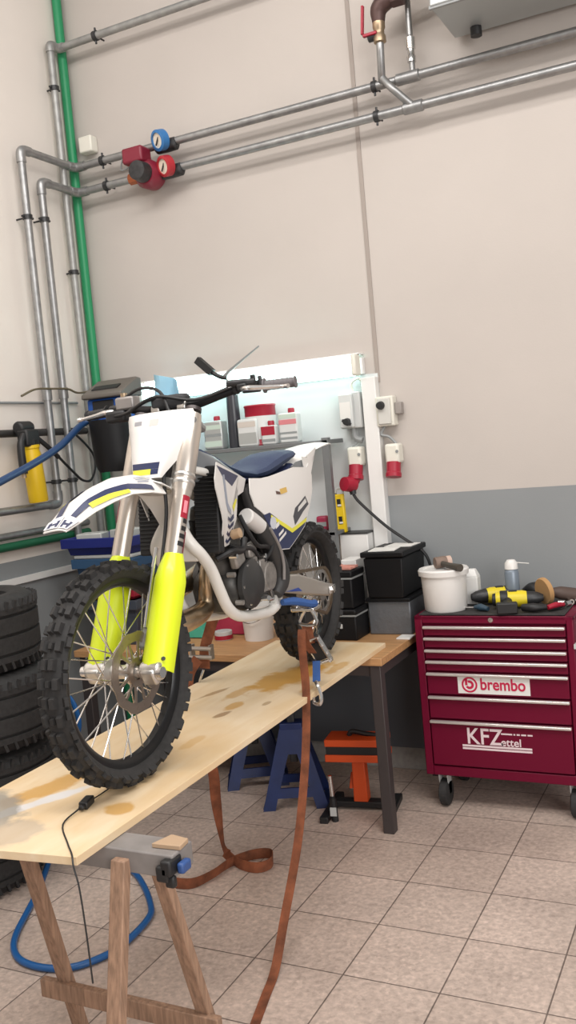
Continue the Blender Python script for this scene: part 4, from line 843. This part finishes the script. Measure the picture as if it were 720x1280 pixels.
# ---- handlebar
bar = [(.91, .405, 1.118), (.925, .33, 1.12), (.94, .24, 1.122), (.965, .17, 1.108), (1.0, .075, 1.085), (1.003, 0, 1.083), (1.0, -.075, 1.085), (.965, -.17, 1.10), (.94, -.24, 1.112), (.925, -.33, 1.108), (.91, -.405, 1.105)]
hb = S().tube(bar, [.011, .011, .011, .014, .017, .017, .017, .014, .011, .011, .011], 14, sm=5).build('handlebar', SATIN, bike)
S().box((1.003, 0, 1.105), (.05, .13, .045)).build('bar_pad', mat('dark_grey_pad', (.035, .035, .038), .7), hb, bevel=.012)
for y in (-.05, .05): S().lathe([(.0, -.016), (.026, -.016), (.026, .016), (0, .016)], (1.002, y, 1.082), py, 18).box((1.002, y, 1.055), (.04, .03, .05)).build('bar_clamp', ALU, hb, bevel=.003)
def between(a, b, r, nm, m, prof=None):
    a, b = Vector(a), Vector(b); L = (b - a).length
    return S().lathe(prof or [(.0, 0), (r, 0), (r, L), (0, L)], a, b - a, 18).build(nm, m, hb)
for s, z in ((1, 1.1185), (-1, 1.1065)):
    a, b = Vector((.9265, s * .305, z + .001)), Vector((.9095, s * .41, z)); L = (b - a).length
    pf = [(.0, 0), (.024, 0), (.024, .005), (.016, .007)] + [q for k in range(6) for q in ((.0165, .012 + k * .015), (.0165, .021 + k * .015), (.0155, .022 + k * .015), (.0155, .026 + k * .015))] + [(.019, L - .004), (.019, L), (.0, L)]
    S().lathe(pf, a, b - a, 18).build('grip', mat('grey_grip', (.13, .12, .125), .6) if s > 0 else BLACKP, hb)
    between((.934, s * .235, z + .004), (.929, s * .29, z + .002), .019, 'lever_perch', BLACKP)
    S().box((.955, s * .25, z + .002), (.05, .035, .025)).box((.95, s * .215, z), (.025, .02, .03)).build('perch_arm', BLACKP, hb, bevel=.006)
    S().tube([(.972, s * .248, z - .002), (.985, s * .28, z - .004), (.972, s * .33, z - .008), (.962, s * .385, z - .012), (.968, s * .41, z - .014)], [.008, .009, .007, .006, .008], 8).build('lever', CHROME, hb)
    if s < 0:
        S().box((.965, s * .195, z + .018), (.05, .075, .045)).build('brake_reservoir', mat('grey_master_cylinder', (.3, .28, .27), .4, .5), hb, bevel=.008)
        S().box((.972, s * .235, z - .022), (.05, .08, .04)).build('throttle_housing', BLACKP, hb, bevel=.01)
        S().cyl((.955, s * .215, z + .041), (.955, s * .215, z + .055), .012).build('banjo_bolt', BR, hb)
    else:
        S().cyl((.975, .20, z + .02), (.955, .29, z + .016), .011).build('clutch_master', DARKG, hb)
        S().box((.94, .30, z + .018), (.012, .012, .03)).box((.94, .275, z + .02), (.014, .016, .04)).build('start_button', DARKG, hb, bevel=.003)
for pts in ([(.96, -.22, 1.14), (.99, -.12, 1.165), (1.03, -.02, 1.14), (1.06, .03, 1.06)], [(.98, -.2, 1.09), (1.04, -.12, 1.10), (1.05, -.02, 1.125), (1.02, .1, 1.10), (.97, .2, 1.125)], [(.99, -.24, 1.085), (1.03, -.15, 1.09), (1.03, -.06, 1.12), (.98, .0, 1.11), (.9, .02, 1.0)]):
    S().tube(pts, .0055, 8).build('control_cable', BLACKP, hb)

# ---- number plate
rows = []
PLT = [(1.07, 1.10, .064, 1.068, .120), (1.055, 1.118, .064, 1.068, .125), (1.01, 1.14, .061, 1.078, .121), (.97, 1.158, .057, 1.095, .108), (.92, 1.178, .051, 1.13, .083), (.885, 1.19, .046, 1.165, .058), (.868, 1.193, .044, 1.182, .048)]
def plate_row(z):
    for a, b in zip(PLT[:-1], PLT[1:]):
        if b[0] <= z <= a[0]:
            t = (a[0] - z) / (a[0] - b[0]); _, xf, yf, xe, ye = [p * (1 - t) + q * t for p, q in zip(a, b)]; break
    return [(xe, -ye, z), ((xf + xe) / 2 + .005, -(yf + ye) / 2, z), (xf, -yf, z), (xf + .007, -yf * .5, z), (xf + .009, 0, z), (xf + .007, yf * .5, z), (xf, yf, z), ((xf + xe) / 2 + .005, (yf + ye) / 2, z), (xe, ye, z)]
pl = S().strip([plate_row(p[0]) for p in PLT], .003).build('number_plate', WHITEP, bike)
def pstrip(z0, z1, j0, j1, m, off=.004, nm='plate_stripe', n=3):
    S().strip([[Vector(p) + Vector((off, 0, 0)) for p in plate_row(z0 + (z1 - z0) * i / n)[j0:j1 + 1]] for i in range(n + 1)], .0008).build(nm, m, pl)
pstrip(.897, .916, 2, 6, NAVY); pstrip(.880, .8965, 2, 5, YELG); pstrip(.880, .8965, 5, 6, NAVY); pstrip(1.035, 1.048, 2, 3, mat('grey_mark', (.3, .3, .32), .5), nm='plate_mark'); pstrip(1.03, 1.05, 4, 4 + 1, mat('pale_mark', (.55, .53, .5), .5), nm='plate_mark')

# ---- front fender
FC = [(1.63, .763, .038, .004), (1.585, .795, .054, .018), (1.53, .836, .069, .036), (1.45, .866, .076, .047), (1.365, .884, .078, .052), (1.264, .886, .076, .058), (1.185, .872, .07, .055)]
def fen(s, u):       # s along the fender (0 tip), u across (-1..1)
    k = min(int(s), len(FC) - 2); t = s - k; x, z, w, d = [a * (1 - t) + b * t for a, b in zip(FC[k], FC[k + 1])]
    return Vector((x + .012 * u * u, u * w, z - d * (abs(u) ** 1.8)))
US = [-1, -.85, -.65, -.4, -.15, 0, .15, .4, .65, .85, 1]
fd = S().strip([[fen(i / 2, u) for u in US] for i in range(13)], .0035).build('front_fender', WHITEP, bike)
S().strip([[(x, u * w, z - abs(u) * .02) for u in (-1, -.6, -.2, .2, .6, 1)] for x, z, w in ((1.215, .873, .07), (1.17, .855, .07), (1.135, .83, .066), (1.11, .79, .054), (1.095, .745, .040), (1.085, .70, .026))], .0035).build('inner_mudflap', WHITEP, fd)
def fstrip(s0, s1, ua, ub, m, nm='fender_graphic', n=10, off=.0038, end=None):
    for sg in (1, -1):
        rws = []
        for i in range(n + 1):
            s = s0 + (s1 - s0) * i / n; q = i / n; a = ua[0] + (ua[1] - ua[0]) * q; b = ub[0] + (ub[1] - ub[0]) * q
            rws.append([fen(s, sg * (a + (b - a) * j / 4)) + Vector((0, sg * .001, off)) for j in range(5)])
        S().strip(rws, .0006).build(nm, m, fd)
fstrip(.7, 5.2, (.25, .80), (.6, .95), NAVY, n=16); fstrip(1.9, 3.9, (.62, .86), (.86, .97), YELG, off=.0045)
for (a, b, c_, d_) in ((.12, .62, .1, .3), (.12, .62, .62, .82), (.28, .45, .3, .62)): fstrip(a, b, (c_, c_), (d_, d_), NAVY, n=3, off=.0046)
fstrip(.06, .95, (.02, .02), (.98, .98), mat('white_graphic', (.78, .78, .8), .4), n=4, off=.0041)
for k in range(3): fstrip(4.6, 5.6 - .2 * k, (.42 + .1 * k, .42 + .1 * k), (.45 + .1 * k, .45 + .1 * k), mat('slate_mark', (.2, .22, .3), .5), n=4, nm='fender_mark')

# ---- frame
FRW = mat('white_frame_paint', (.72, .7, .66), .35, coat=.2)
sh = Vector((1.01, 0, .9))
for s in (1, -1):
    B().tube([(1.045, s * .006, .82), (1.06, s * .010, .745), (1.08, s * .045, .68), (1.075, s * .068, .64), (1.045, s * .08, .605), (.997, s * .083, .551), (.957, s * .085, .477), (.912, s * .086, .408), (.841, s * .086, .366), (.721, s * .086, .343), (.604, s * .086, .33), (.54, s * .086, .337)], .0195, 14).build('frame_cradle', FRW, bike)
    lug = B().lathe([(.012, -.012), (.03, -.012), (.03, .012), (.012, .012)], (.525, s * .088, .362), py, 18, loop=True, cap=False).box((.545, s * .088, .342), (.05, .022, .03)).build('frame_lug', FRW, bike)
    # dark rear frame member
    B().tube([(.70, s * .085, .80), (.64, s * .098, .66), (.575, s * .102, .58), (.525, s * .104, .51), (.507, s * .104, .455), (.52, s * .103, .415), (.55, s * .10, .385)], [.022, .03, .034, .036, .038, .034, .024], 12).build('frame_guard', mat('charcoal_plastic', (.035, .034, .034), .5), bike)
    B().tube([(.62, s * .132, .64), (.565, s * .138, .565), (.545, s * .14, .50), (.55, s * .138, .44)], .006, 8).build('guard_edge', mat('grey_edge', (.22, .2, .19), .5), bike)
    B().tube([(.72, s * .05, .83), (.45, s * .06, .80), (.2, s * .05, .84)], .013, 8).tube([(.5, s * .07, .5), (.4, s * .06, .65), (.2, s * .05, .83)], .012, 8).build('subframe', DARKG, bike)
B().tube([(1.035, 0, .86), (.9, 0, .80), (.75, 0, .74), (.6, 0, .62), (.52, 0, .5)], .028, 12).build('frame_spine', FRW, bike)
for s in (1, -1): B().tube([(1.05, s * .045, .885), (1.0, s * .075, .875), (.92, s * .095, .85), (.8, s * .09, .80)], .013, 10).build('tank_rail', FRW, bike)
B().cyl((1.09, 0, .80), (1.0, 0, .98), .034).build('head_tube', FRW, bike)
B().prism([(1.078, -.03, .685), (1.07, -.06, .64), (1.045, -.07, .585), (1.045, .07, .585), (1.07, .06, .64), (1.078, .03, .685)], (.012, 0, .004)).build('frame_gusset', FRW, bike, bevel=.006)

# ---- radiators, shrouds, tank, seat, side panels
RAD = mat('black_radiator', (.01, .01, .011), .6)
for s in (1, -1):
    r_ = B().box((.97, .08 if s > 0 else -.105, .745), (.035, .09 if s > 0 else .15, .285), Matrix.Rotation(-.1, 4, 'Y')).build('radiator', RAD, bike, bevel=.006)
    M = B()
    for k in range(19): M.box((.994 - .001 * k + .006, .08 if s > 0 else -.105, .628 + .013 * k), (.006, .08 if s > 0 else .14, .0035), Matrix.Rotation(-.5, 4, 'Y'))
    M.build('radiator_fins', mat('dark_fin', (.008, .008, .008), .7), r_)
    B().tube([(.97, s * .09, .66), (.92, s * .085, .63), (.86, s * .05, .62)], .014, 8).build('coolant_hose', BLACKP, r_)
def yshroud(x, z): t = min(1, max(0, (x - .70) / .33)); return .088 + .055 * t - .03 * max(0, (.70 - z)) / .1
SHP = [(1.0, .899), (1.031, .849), (1.031, .818), (.993, .73), (.972, .63), (.924, .615), (.881, .617), (.871, .65), (.864, .717), (.881, .745), (.821, .774), (.74, .784), (.697, .826), (.775, .845), (.891, .873)]
SPP = [(.709, .828), (.626, .822), (.555, .824), (.323, .844), (.18, .835), (.15, .85), (.128, .80), (.145, .748), (.189, .698), (.258, .637), (.296, .609), (.471, .543), (.545, .55), (.6, .623), (.638, .69), (.698, .728), (.717, .776)]
def yside(x, z): return .105 + .028 * max(0, 1 - ((x - .42) / .34) ** 2) * (1 - .6 * max(0, (z - .74) / .1)) 
for s in (1, -1):
    sp = B().panel(SHP, yshroud, .004, 3, s).build('radiator_shroud', WHITEP, bike)
    B().panel([(1.006, .889), (.785, .842), (.864, .812), (.932, .84), (.955, .85)], lambda x, z: yshroud(x, z) + .0042, .0006, 2, s).build('shroud_graphic', NAVY, sp)
    B().panel([(.955, .855), (.935, .855), (.925, .76), (.90, .735), (.90, .718), (.93, .735), (.945, .755)], lambda x, z: yshroud(x, z) + .0044, .0006, 2, s).build('shroud_graphic', mat('grey_blue_graphic', (.3, .33, .4), .45), sp)
    for k in range(4):
        z = .718 - .024 * k; B().panel([(.935 - .003 * k, z - .002), (.915, z - .012), (.876 - .001 * k, z + .002), (.876, z - .012), (.91, z - .023), (.935, z - .012)], lambda x, z: yshroud(x, z) + .0044, .0008, 1, s).build('shroud_graphic', NAVY, sp)
    B().panel([(.88, .745), (.835, .768), (.825, .763), (.87, .728)], lambda x, z: yshroud(x, z) + .0044, .0006, 1, s).build('shroud_stripe', YELG, sp)
    q = B().panel(SPP, yside, .004, 3, s).build('side_panel', WHITEP, bike)
    up = lambda d: (lambda x, z: yside(x, z) + d)
    B().panel([(.649, .69), (.604, .695), (.43, .606), (.262, .643), (.298, .612), (.471, .546), (.543, .553), (.598, .624)], up(.0042), .0006, 3, s).build('panel_graphic', NAVY, q)
    B().panel([(.597, .686), (.432, .616), (.268, .64), (.278, .626), (.435, .60), (.597, .671)], up(.005), .0006, 2, s).build('panel_stripe', YELG, q)
    B().panel([(.41, .66), (.385, .689), (.26, .726), (.225, .69), (.30, .668), (.40, .625)], up(.0042), .0006, 2, s).build('panel_graphic', mat('dark_graphic', (.06, .06, .07), .45), q)
    B().panel([(.36, .672), (.35, .690), (.265, .715), (.25, .70)], up(.005), .0006, 1, s).build('panel_lettering', WHITEP, q)
    for a, b, c_, d_ in ((.555, .63, .03, .016), (.53, .60, .04, .010), (.52, .58, .06, .010)):
        B().panel([(a + c_ / 2, b), (a + c_ / 2, b + d_), (a - c_ / 2, b + d_ + c_ * .38), (a - c_ / 2, b + c_ * .38)], up(.005), .0006, 1, s).build('panel_lettering', WHITEP, q)
    B().panel([(.585 + .024 * cos(k * .785), .655 + .024 * sin(k * .785)) for k in range(8)], up(.0052), .0006, 1, s).build('panel_emblem', mat('pale_grey_graphic', (.55, .57, .62), .45), q)
    B().panel([(.50, .752), (.44, .756), (.44, .775), (.50, .772)], up(.0044), .0006, 1, s).build('panel_sticker', mat('gold_sticker', (.62, .4, .1), .45), q)
    B().panel([(.535, .756), (.503, .752), (.503, .762), (.535, .768)], up(.0044), .0006, 1, s).build('panel_sticker', mat('dark_brown_sticker', (.1, .05, .04), .45), q)
def hoop(x, zt, zb, w, n=14, pw=2.6):
    pts = []
    for k in range(n):
        a = 2 * PI * k / n; cy = abs(cos(a)) ** (2 / pw) * (1 if cos(a) >= 0 else -1); cz = abs(sin(a)) ** (2 / pw) * (1 if sin(a) >= 0 else -1)
        pts.append((x, w * cy, (zt + zb) / 2 + (zt - zb) / 2 * cz))
    return pts
B().loft([hoop(*q) for q in ((1.02, .955, .86, .05), (.97, .955, .82, .085), (.88, .93, .78, .10), (.78, .89, .76, .095), (.70, .86, .76, .085))]).build('fuel_tank', mat('grey_tank', (.16, .17, .18), .4), bike)
st = B().loft([hoop(*q) for q in ((.985, .962, .942, .03), (.93, .952, .915, .055), (.86, .925, .89, .068), (.78, .888, .862, .078), (.70, .864, .838, .086), (.60, .855, .818, .092), (.50, .872, .815, .095), (.42, .895, .822, .094), (.32, .912, .846, .092), (.22, .915, .872, .088), (.19, .905, .882, .078))]).build('seat', mat('navy_seat', (.028, .045, .1), .6, bump=.15, bscale=200), bike)
B().loft([hoop(*q) for q in ((.70, .8365, .822, .087), (.55, .814, .79, .096), (.40, .82, .80, .093), (.25, .862, .846, .088))]).build('seat_base', NAVY, bike)
rf = B().strip([[(x, u * w, z - d * abs(u) ** 2) for u in (-1, -.8, -.5, 0, .5, .8, 1)] for x, z, w, d in ((.28, .872, .075, .03), (.20, .885, .085, .03), (.12, .898, .09, .022), (.0, .918, .088, .015), (-.12, .928, .08, .012), (-.22, .932, .07, .01), (-.27, .93, .06, .01))], .004).build('rear_fender', WHITEP, bike)
for s in (1, -1):
    B().panel([(.20, .88), (.14, .872), (.128, .80), (.16, .78), (.19, .83)], lambda x, z: .105, .004, 1, s).build('fender_side', WHITEP, rf)
    B().panel([(.02, .915), (.135, .885), (.135, .80), (.165, .76), (.12, .80), (.085, .865)], lambda x, z: .102 - .05 * max(0, (.12 - x)), .004, 2, s).build('fender_support', WHITEP, rf)
    B().panel([(.25, .862), (.145, .87), (.145, .838), (.30, .845)], lambda x, z: .098, .003, 1, s).build('fender_gap_cover', mat('slate_grey', (.2, .21, .22), .5), rf)
B().strip([[(x, u * .055, z) for u in (-1, 0, 1)] for x, z in ((.42, .80), (.3, .70), (.24, .62), (.26, .5))], .003).build('rear_mudflap', BLACKP, bike)
B().loft([hoop(*q) for q in ((.62, .80, .58, .07), (.5, .80, .6, .085), (.34, .82, .66, .085), (.25, .84, .74, .07))]).build('airbox', BLACKP, bike)
B().lathe([(.0, 0), (.025, 0), (.03, .006), (.03, .115), (.025, .12), (.025, .13), (.0, .132)], (.745, .10, .700), (-.125, 0, -.058), 20).build('reservoir', WHITEP, bike)

def hoop3(z, x, a, b, n=16): return [(x + a * cos(2 * PI * k / n), b * sin(2 * PI * k / n), z) for k in range(n)]
# ---- engine, exhaust
ENG = mat('engine_grey', (.075, .072, .068), .5, .5, noise=.4, nscale=30); ENL = mat('engine_light', (.3, .28, .26), .45, .6, noise=.3, nscale=30)
EM = BM @ Matrix.Translation((.03, 0, .045))
def EN(): return MB(EM)
en = EN().loft([hoop(*q) for q in ((.82, .46, .38, .06), (.80, .48, .33, .09), (.72, .52, .305, .105), (.58, .53, .31, .105), (.48, .49, .33, .09), (.45, .45, .36, .06))]).build('engine_case', ENG, bike)
EN().lathe([(.0, .0), (.085, .0), (.085, .018), (.07, .03), (.0, .032)], (.74, .10, .42), py, 32).build('ignition_cover', mat('black_cover', (.028, .028, .028), .45), en)
for k in range(6): a = k * PI / 3; EN().cyl((.74 + .076 * cos(a), .115, .42 + .076 * sin(a)), (.74 + .076 * cos(a), .125, .42 + .076 * sin(a)), .006, seg=8).build('cover_bolt', CHROME, en)
EN().lathe([(.0, .0), (.055, .0), (.052, .02), (.0, .022)], (.585, .098, .42), py, 24).box((.63, .105, .43), (.06, .02, .12)).build('sprocket_cover', ENL, en, bevel=.005)
EN().lathe([(.0, .0), (.085, .0), (.085, .02), (.065, .035), (.0, .036)], (.66, -.10, .42), my, 32).build('clutch_cover', ENG, en)
M = EN().loft([hoop3(z, .775 + (z - .48) * .16, a, b) for z, a, b in ((.46, .06, .06), (.50, .062, .064), (.53, .07, .072), (.62, .072, .074), (.635, .066, .068), (.66, .066, .068))])
M.box((.84, 0, .56), (.05, .09, .05)).box((.79, .07, .585), (.05, .03, .05))
for k in range(4): M.cyl((.79 + .055 * cos(k * PI / 2 + .8), .055 * sin(k * PI / 2 + .8), .64), (.79 + .055 * cos(k * PI / 2 + .8), .055 * sin(k * PI / 2 + .8), .685), .009, seg=8)
M.build('cylinder', ENG, en, bevel=.004)
for k, (x, y, z) in enumerate(((.86, .105, .47), (.84, .11, .53), (.70, .112, .50), (.62, .112, .50), (.69, .112, .36), (.60, .112, .35), (.83, .112, .37), (.53, .10, .46))): EN().cyl((x, y - .02, z), (x, y + .008, z), .009, seg=8).build('case_bolt', CHROME if k % 2 else ENL, en)
EN().box((.80, .095, .52), (.07, .03, .06), Matrix.Rotation(.3, 4, 'Y')).box((.70, .10, .53), (.06, .025, .05)).build('water_pump_cover', ENL, en, bevel=.008)
EN().tube([(.90, .07, .53), (.86, .11, .55), (.80, .118, .545), (.76, .11, .58)], .012, 8).tube([(.56, .11, .50), (.60, .118, .53), (.68, .12, .545), (.73, .112, .60), (.74, .09, .66)], .008, 8).build('coolant_pipe', BLACKP, en)
EN().lathe([(.0, 0), (.068, 0), (.07, .01), (.06, .045), (.03, .055), (.012, .058), (.012, .09), (0, .09)], (.79, 0, .66), (.03, 0, .19), 24).build('cylinder_head', ENL, en)
EN().tube([(.80, .01, .735), (.82, .05, .72), (.86, .085, .67), (.88, .095, .62)], .006, 8).build('spark_plug_lead', BLACKP, en)
EN().lathe([(.0, 0), (.028, 0), (.032, .03), (.026, .075), (.0, .078)], (.71, .0, .565), (-1, 0, .12), 18).box((.655, 0, .55), (.055, .06, .11)).lathe([(.0, 0), (.022, 0), (.022, .05), (0, .052)], (.655, 0, .49), mz, 14).build('carburettor', ENL, en, bevel=.006)
EN().lathe([(.0, 0), (.017, 0), (.017, .03), (0, .032)], (.855, .115, .605), (0, 1, .2), 16).build('brass_cap', mat('tan_brass_cap', (.5, .35, .22), .4, .3), en)
EN().tube([(.84, .09, .57), (.80, .11, .55), (.72, .115, .54), (.66, .11, .50)], .008, 8).tube([(.62, .11, .48), (.57, .125, .52), (.55, .12, .58)], .007, 8).build('engine_hose', BLACKP, en)
EN().tube([(.60, .12, .365), (.66, .15, .35), (.73, .155, .365), (.75, .16, .37)], .007, 8).cyl((.745, .15, .368), (.755, .18, .37), .009).build('shift_lever', CHROME, en)
B().tube([(.80, 0, .585), (.85, -.01, .55), (.855, -.02, .49), (.84, -.03, .44), (.85, -.035, .40), (.91, -.045, .378), (.985, -.08, .37), (1.0, -.12, .42), (.94, -.145, .47), (.78, -.15, .47), (.6, -.15, .52), (.45, -.15, .60)], [.02, .022, .025, .029, .033, .037, .04, .042, .042, .038, .028, .018], 18).build('exhaust_pipe', mat('bronze_exhaust', (.5, .38, .25), .28, .95, noise=.35, nscale=12), bike)
B().lathe([(.0, 0), (.02, .0), (.034, .03), (.034, .27), (.024, .29), (0, .29)], (.46, -.13, .60), (-1, .02, .32), 20).build('silencer', ALU, bike)

# ---- rear end
sm = mat('swingarm_alloy', (.52, .49, .45), .4, .7)
M = B()
for s in (1, -1): M.prism([(.50, s * .095, .445), (.33, s * .105, .425), (.02, s * .105, .335), (-.06, s * .10, .318), (-.06, s * .10, .285), (.02, s * .105, .28), (.46, s * .095, .375)], (0, -s * .035, 0))
M.bx(.40, .50, -.09, .09, .385, .44)
M.build('swingarm', sm, bike, bevel=.007)
for s in (1, -1):
    B().box((-.005, s * .108, RR + .005), (.07, .008, .035)).build('axle_block', CHROME, bike, bevel=.003)
    B().lathe([(.0, 0), (.016, 0), (.016, .012), (0, .013)], (0, s * .108, RR + .005), (0, s, 0), 6).build('axle_nut', CHROME, bike)
    B().bx(.34, .42, s * .10 if s > 0 else -.19, .19 if s > 0 else -.10, .292, .306).cyl((.40, s * .09, .30), (.40, s * .12, .30), .014).build('foot_peg', CHROME, bike, bevel=.003)
R1, R2, c1, c2 = .032, .1, Vector((.515, .066, .415)), RA + Vector((0, .066, 0))
pts = [c1 + Vector((R1 * sin(a), 0, R1 * cos(a))) for a in [rad(-5 + 190 * k / 8) for k in range(9)]] + [c2 + Vector((-R2 * sin(a), 0, -R2 * cos(a))) for a in [rad(5 + 180 * k / 14) for k in range(15)]]
M = B(); lp = [Vector(p) for p in pts] + [Vector(pts[0])]; rings = []
dense = []
for a, b in zip(lp[:-1], lp[1:]):
    n = max(1, int((b - a).length / .02)); dense += [a.lerp(b, i / n) for i in range(n)]
for i, p in enumerate(dense):
    d = (dense[(i + 1) % len(dense)] - dense[i - 1]).normalized(); n = d.cross(Vector((0, 1, 0))) * (.0065 if i % 2 else .005); a = Vector((0, .007, 0))
    rings.append([p - a - n, p + a - n, p + a + n, p - a + n])
M.loft(rings, loop=True).build('chain', mat('brown_chain', (.22, .17, .12), .45, .8), bike)
B().box((.2, .066, .235), (.09, .03, .06)).box((.46, .07, .378), (.1, .02, .02)).build('chain_guide', BLACKP, bike, bevel=.005)
B().panel([(.335, .372), (.30, .352), (.42, .372), (.45, .376)], lambda x, z: .096, .004, 0).build('swingarm_guard', mat('cobalt_plastic', (.02, .06, .3), .4), bike)
B().cyl((.55, 0, .72), (.40, 0, .42), .026).build('shock_absorber', BLACKP, bike)
M = B()
for k in range(1): M.tube([(.545 - .13 * i / 60 + .0, .042 * cos(i * .72), .70 - .24 * i / 60 + .042 * sin(i * .72) * .4) for i in range(61)], .006, 6, sm=2)
M.build('shock_spring', mat('white_spring', (.6, .6, .6), .4), bike)
B().box((.07, -.075, .30), (.06, .035, .06)).build('rear_caliper', ENG, bike, bevel=.006)
# blue sling from frame to foot peg
B().tube([(.535, .115, .352), (.48, .14, .345), (.41, .175, .322), (.37, .175, .315), (.36, .14, .31)], [.012, .016, .014, .016, .01], 8).build('tie_sling', BLUEW, None, label='blue webbing sling looped round the left foot peg of the bike', cat='sling')

# ================================================================== CAMERA AND LIGHT
R0, R1_, R2_ = (0.89225694, 0.4424194, -0.09023654), (-0.04794916, -0.1058769, -0.99322251), (-0.44897488, 0.89053644, -0.07325576)
cam = bpy.data.cameras.new('camera'); co = bpy.data.objects.new('camera', cam); COL.objects.link(co)
Mx = Matrix(((R0[0], -R1_[0], -R2_[0], 0), (R0[1], -R1_[1], -R2_[1], 0), (R0[2], -R1_[2], -R2_[2], 1.7507), (0, 0, 0, 1)))
co.matrix_world = Mx
cam.sensor_fit = 'VERTICAL'; cam.sensor_height = 36; cam.lens = 36 * 1154.41 / 1280; cam.clip_start = .05
SC.camera = co
w = bpy.data.worlds.new('world'); SC.world = w; w.use_nodes = True
bg = w.node_tree.nodes['Background']; bg.inputs['Color'].default_value = (1., .965, .93, 1); bg.inputs['Strength'].default_value = .34
def area(name, loc, target, sx, sy, e, col):
    l = bpy.data.lights.new(name, 'AREA'); l.shape = 'RECTANGLE'; l.size = sx; l.size_y = sy; l.energy = e; l.color = col
    o = bpy.data.objects.new(name, l); COL.objects.link(o); o.location = loc
    o.rotation_euler = (Vector(target) - Vector(loc)).to_track_quat('-Z', 'Y').to_euler(); return o
area('ceiling_tube_light', (-.8, .8, 5.), (-1.2, 2.6, 0), 5, .5, 150, (1, .96, .92))
area('ceiling_tube_light', (-.8, 2.2, 5.), (-.8, 2.2, 0), 5, .4, 75, (1, .96, .92))
area('window_light', (3.6, -1.5, 2.6), (-1.6, 3.2, 1.2), 4, 3, 230, (1, .98, .96))
vs = SC.view_settings; vs.view_transform = 'Standard'; vs.look = 'None'; vs.exposure = 0.; vs.gamma = 1.; vs.use_curve_mapping = False
